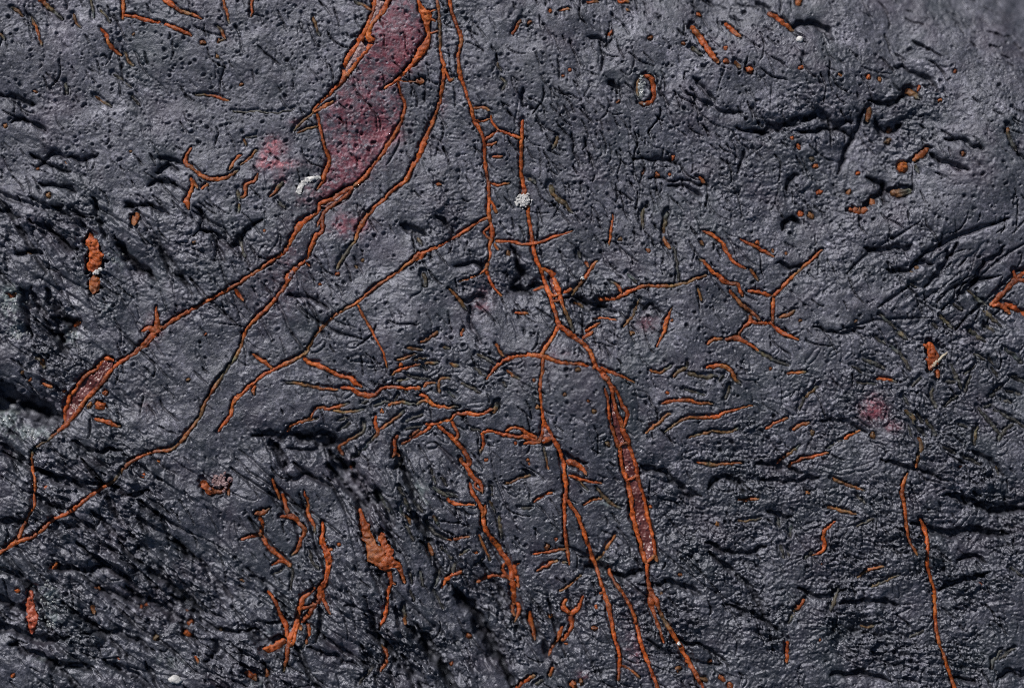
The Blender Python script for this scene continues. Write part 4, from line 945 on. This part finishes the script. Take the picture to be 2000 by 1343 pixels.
def tube(x, y, z, hw, tt, sk, lump=1.0, seed=0):
    """rough rope or flat crust lying in its channel; returns coordinates, faces, tint"""
    SEG = 12 if hw.max() < 8 else 26
    n = len(x)
    tx, ty = np.gradient(x), np.gradient(y)
    if len(x) > 9:
        tx, ty = smooth1(tx, 3), smooth1(ty, 3)
    L = np.hypot(tx, ty) + 1e-6; tx /= L; ty /= L
    s = np.concatenate([[0], np.cumsum(np.hypot(np.diff(x), np.diff(y)))])
    e = np.minimum(s, s[-1] - s)
    cap = np.sqrt(np.clip(1 - (1 - np.clip(e / np.maximum(np.minimum(hw, 7), 1e-3), 0, 1)) ** 2, 0.02, 1))
    hw = hw * cap * np.clip(1 + .38 * fbm(s / 17 + seed, s * 0 + seed * .7, 2, 206), .6, 1.5)
    if hw.max() < 8 and tt.max() < 1.05:
        tt = np.clip(tt + .30 * np.clip(1 - (s[-1] - s) / 14, 0, 1), 0, 1)
    zt = z - 2 * np.minimum(hw, 6) * sk
    ph = np.arange(SEG) / SEG * 2 * np.pi
    cs, sn = np.cos(ph)[None, :], np.sin(ph)[None, :]
    wid = np.maximum(hw, 4.5)
    # the two edges wander on their own
    es = np.maximum(6.5, hw.max() * .9); ea = .36 if hw.max() < 8 else .22
    le = 1 + ea * lump * fbm(s / es + seed * 3.1, s * 0 + seed, 3, 200, .6); re = 1 + ea * lump * fbm(s / es - seed * 2.3, s * 0 + seed + 50, 3, 204, .6)
    side = np.where(cs > 0, le[:, None], re[:, None])
    half = hw[:, None] * (1 + (side - 1) * np.abs(cs))
    hh = np.minimum(hw, 3.0 + .25 * hw)[:, None] * .82
    flat = np.sign(cs) * np.abs(cs) ** np.where(hw > 8, .8, 1.0)[:, None]
    px = x[:, None] - ty[:, None] * flat * half; py = y[:, None] + tx[:, None] * flat * half
    pz = (zt[:, None] - hh) + sn * hh
    top = np.maximum(sn, 0)
    pz = pz + lump * top * (hh * .60 * fbm(px / 6.5, py / 6.5, 3, 220, .65) + .6 * perlin(px / 3.1, py / 3.1, 224))
    co = world_xyz(px, py, pz).reshape(-1, 3)
    i = np.arange(n - 1)[:, None] * SEG; k = np.arange(SEG)[None, :]; k2 = (k + 1) % SEG
    f = np.stack([i + k, i + k2, i + SEG + k2, i + SEG + k], -1).reshape(-1, 4)
    return co, f, np.repeat(tt, SEG)

KEYS = {}
for q, v in enumerate(VEINS):
    par = KEYS[v['parent']] if v['parent'] else rock
    name = v['name'] or ('branch' if v['parent'] else 'veinlet')
    co, f, tt = tube(v['x'], v['y'], v['z'], v['hw'], v['tt'], v['sk'], v['lump'], q)
    o = mesh_obj(name, co, f, M_GEM if name == 'red_gem' else M_VEIN, par, True, {'tint': tt})
    if v['key']: KEYS[v['key']] = o
    if v['label']: o['label'] = v['label']

# red glossy fillings between the rims of the two blisters and in the forks
def filling(left, right, name, parent, mat, sink=3.0, ripple=2.2, cols=22, jag=0):
    A_, pa = resample(left); B_, pb = resample(right)
    n = 2 * max(len(A_), len(B_))
    t = np.linspace(0, 1, n)
    ax, ay = np.interp(t, pa, A_[:, 0]), np.interp(t, pa, A_[:, 1]); bx, by = np.interp(t, pb, B_[:, 0]), np.interp(t, pb, B_[:, 1])
    w = np.linspace(0, 1, cols)[None, :]
    w = .10 + .80 * w if mat is M_CORE else w
    x = ax[:, None] * (1 - w) + bx[:, None] * w; y = ay[:, None] * (1 - w) + by[:, None] * w
    x, y = unproj(x, y)
    z = sample(HS, x, y) - sink + ripple * (fbm(x / 11, y / 11, 3, 230) - .9 * np.abs(perlin(x / 7, y / 7, 232))) + 1.0 * (1 - (2 * w - 1) ** 2)
    if jag:
        x = x + jag * fbm(x / 5, y / 5, 2, 240); y = y + jag * fbm(x / 5, y / 5, 2, 241)
    id_ = np.arange(n * cols).reshape(n, cols)
    f = np.stack([id_[:-1, :-1].ravel(), id_[1:, :-1].ravel(), id_[1:, 1:].ravel(), id_[:-1, 1:].ravel()], 1)
    return mesh_obj(name, world_xyz(x, y, z).reshape(-1, 3), f, mat, parent)
for (l, r_, nm, ky, mt, sk_) in FILLS:
    filling(P2(l), P2(r_), nm, KEYS[ky], M_CORE if mt == 'core' else M_PINK, sk_)

def lump_mesh(r, ry, rz, seed, rough_=.35, nu=12, nv=8):
    """irregular pebble, local coordinates in drawing units"""
    th = np.linspace(0, np.pi, nv)[:, None]; ph = (np.arange(nu) / nu * 2 * np.pi)[None, :]
    dx, dy, dz = np.sin(th) * np.cos(ph), np.sin(th) * np.sin(ph), np.cos(th) * np.ones_like(ph)
    k = 1 + rough_ * (fbm(dx * 1.6 + dz, dy * 1.6 - dz, 3, seed))
    co = np.stack([dx * r * k, dy * ry * k, dz * rz * k], -1).reshape(-1, 3)
    i = np.arange(nv - 1)[:, None] * nu; j = np.arange(nu)[None, :]; j2 = (j + 1) % nu
    f = np.stack([i + j, i + nu + j, i + nu + j2, i + j2], -1).reshape(-1, 4)
    return co, f
def lump(name, px, py, r, ry, rz, rot, mat, parent, seed, lift=0.0, tint=None, rough_=.35, nu=12, nv=8):
    x, y = unproj(px, py); z = float(sample(HS, np.array([x]), np.array([y]))[0])
    co, f = lump_mesh(r, ry, rz, seed, rough_, nu, nv)
    a_ = math.radians(rot); c, s = math.cos(a_), math.sin(a_)
    cx = co[:, 0] * c - co[:, 1] * s; cy = co[:, 0] * s + co[:, 1] * c
    return mesh_obj(name, world_xyz(x + cx, y + cy, z + lift + co[:, 2]), f, mat, parent, True, {'tint': np.full(len(co), tint)} if tint is not None else None)
for q, (x, y, r, t) in enumerate(GRAINS):
    lump('grain', x, y, r * rnd.uniform(.85, 1.4), r * rnd.uniform(.55, .95), r * .6, rnd.uniform(0, 180), M_VEIN, rock, 300 + q, -r * .55, t, .65)

# crystals that belong to a vein or pocket
def cluster(px, py, sx, sy, n_, r0, r1, mat, parent, name, seed, lift=0.5):
    """one lumpy crust: several rough pebbles grown together into a single mesh"""
    R = random.Random(seed); cos, fs_, off = [], [], 0
    for k in range(n_):
        r = R.uniform(r0, r1)
        x, y = unproj(px + R.gauss(0, sx), py + R.gauss(0, sy)); z = float(sample(HS, np.array([x]), np.array([y]))[0])
        co, f = lump_mesh(r, r * R.uniform(.6, 1), r * R.uniform(.5, .9), seed + k, .5, 8, 6)
        a_ = R.uniform(0, 6.3); c, s = math.cos(a_), math.sin(a_)
        cos.append(world_xyz(x + co[:, 0] * c - co[:, 1] * s, y + co[:, 0] * s + co[:, 1] * c, z + lift + co[:, 2])); fs_.append(f + off); off += len(co)
    return mesh_obj(name, np.vstack(cos), np.vstack(fs_), mat, parent, False)
cluster(1252, 173, 2.6, 9, 50, 1.2, 3.2, M_CRYS, KEYS['ring'], 'crystal_pocket', 500)
cluster(425, 940, 8, 7, 26, 3, 6, M_PINK, KEYS['cup'], 'pink_crystal', 520)
cluster(191, 531, 5, 3, 10, 2, 4.5, M_WHITE, KEYS['plate'], 'white_crystal', 540, 4)
cluster(1138, 543, 1.5, 1.5, 5, 2, 3, M_WHITE, KEYS['v6'], 'white_crystal', 550, 3)
cluster(1326, 1256, 1.5, 2, 5, 2, 3, M_WHITE, KEYS['b2'], 'white_crystal', 555, 3)
for k, (x, y) in enumerate([(15, 815), (22, 600), (38, 655), (60, 848), (92, 1180), (100, 1215), (86, 1150), (142, 652), (225, 505)]):
    cluster(x, y, 9, 7, 20, 1.5, 4, M_CRYS, rock, 'crystal_crust', 600 + 40 * k, 0)

# ---------------------------------------------------------------- loose things lying on the rock
def tag(o, label, cat):
    o['label'] = label; o['category'] = cat
tag(cluster(1022, 391, 6.0, 5.5, 150, 1.2, 3.2, M_WHITE, None, 'white_tuft', 700, 3), 'white crumbly tuft clinging to the orange vein right of the ladder rungs', 'mineral tuft')
tag(lump('white_chip', 343, 1326, 13, 8.5, 6, 8, M_WHITE, None, 720, 3, None, .4, 16, 10), 'pale bluish white stone chip near the bottom edge at lower left', 'stone chip')
tag(lump('cream_bead', 1561, 78, 7, 6.5, 5, 0, M_WHITE, None, 721, 3, None, .2, 14, 10), 'small round cream bead in the blurred upper right', 'bead')
xs_, ys_ = [], []
fl = filling(P2('578 376 585 358 600 347 626 343'), P2('588 380 594 364 606 355 627 349'), 'white_flake', None, M_WHITE, -3.0, 2.0, 8, 2.5)
tag(fl, 'thin curved white flake at the left end of the pink stain', 'flake')
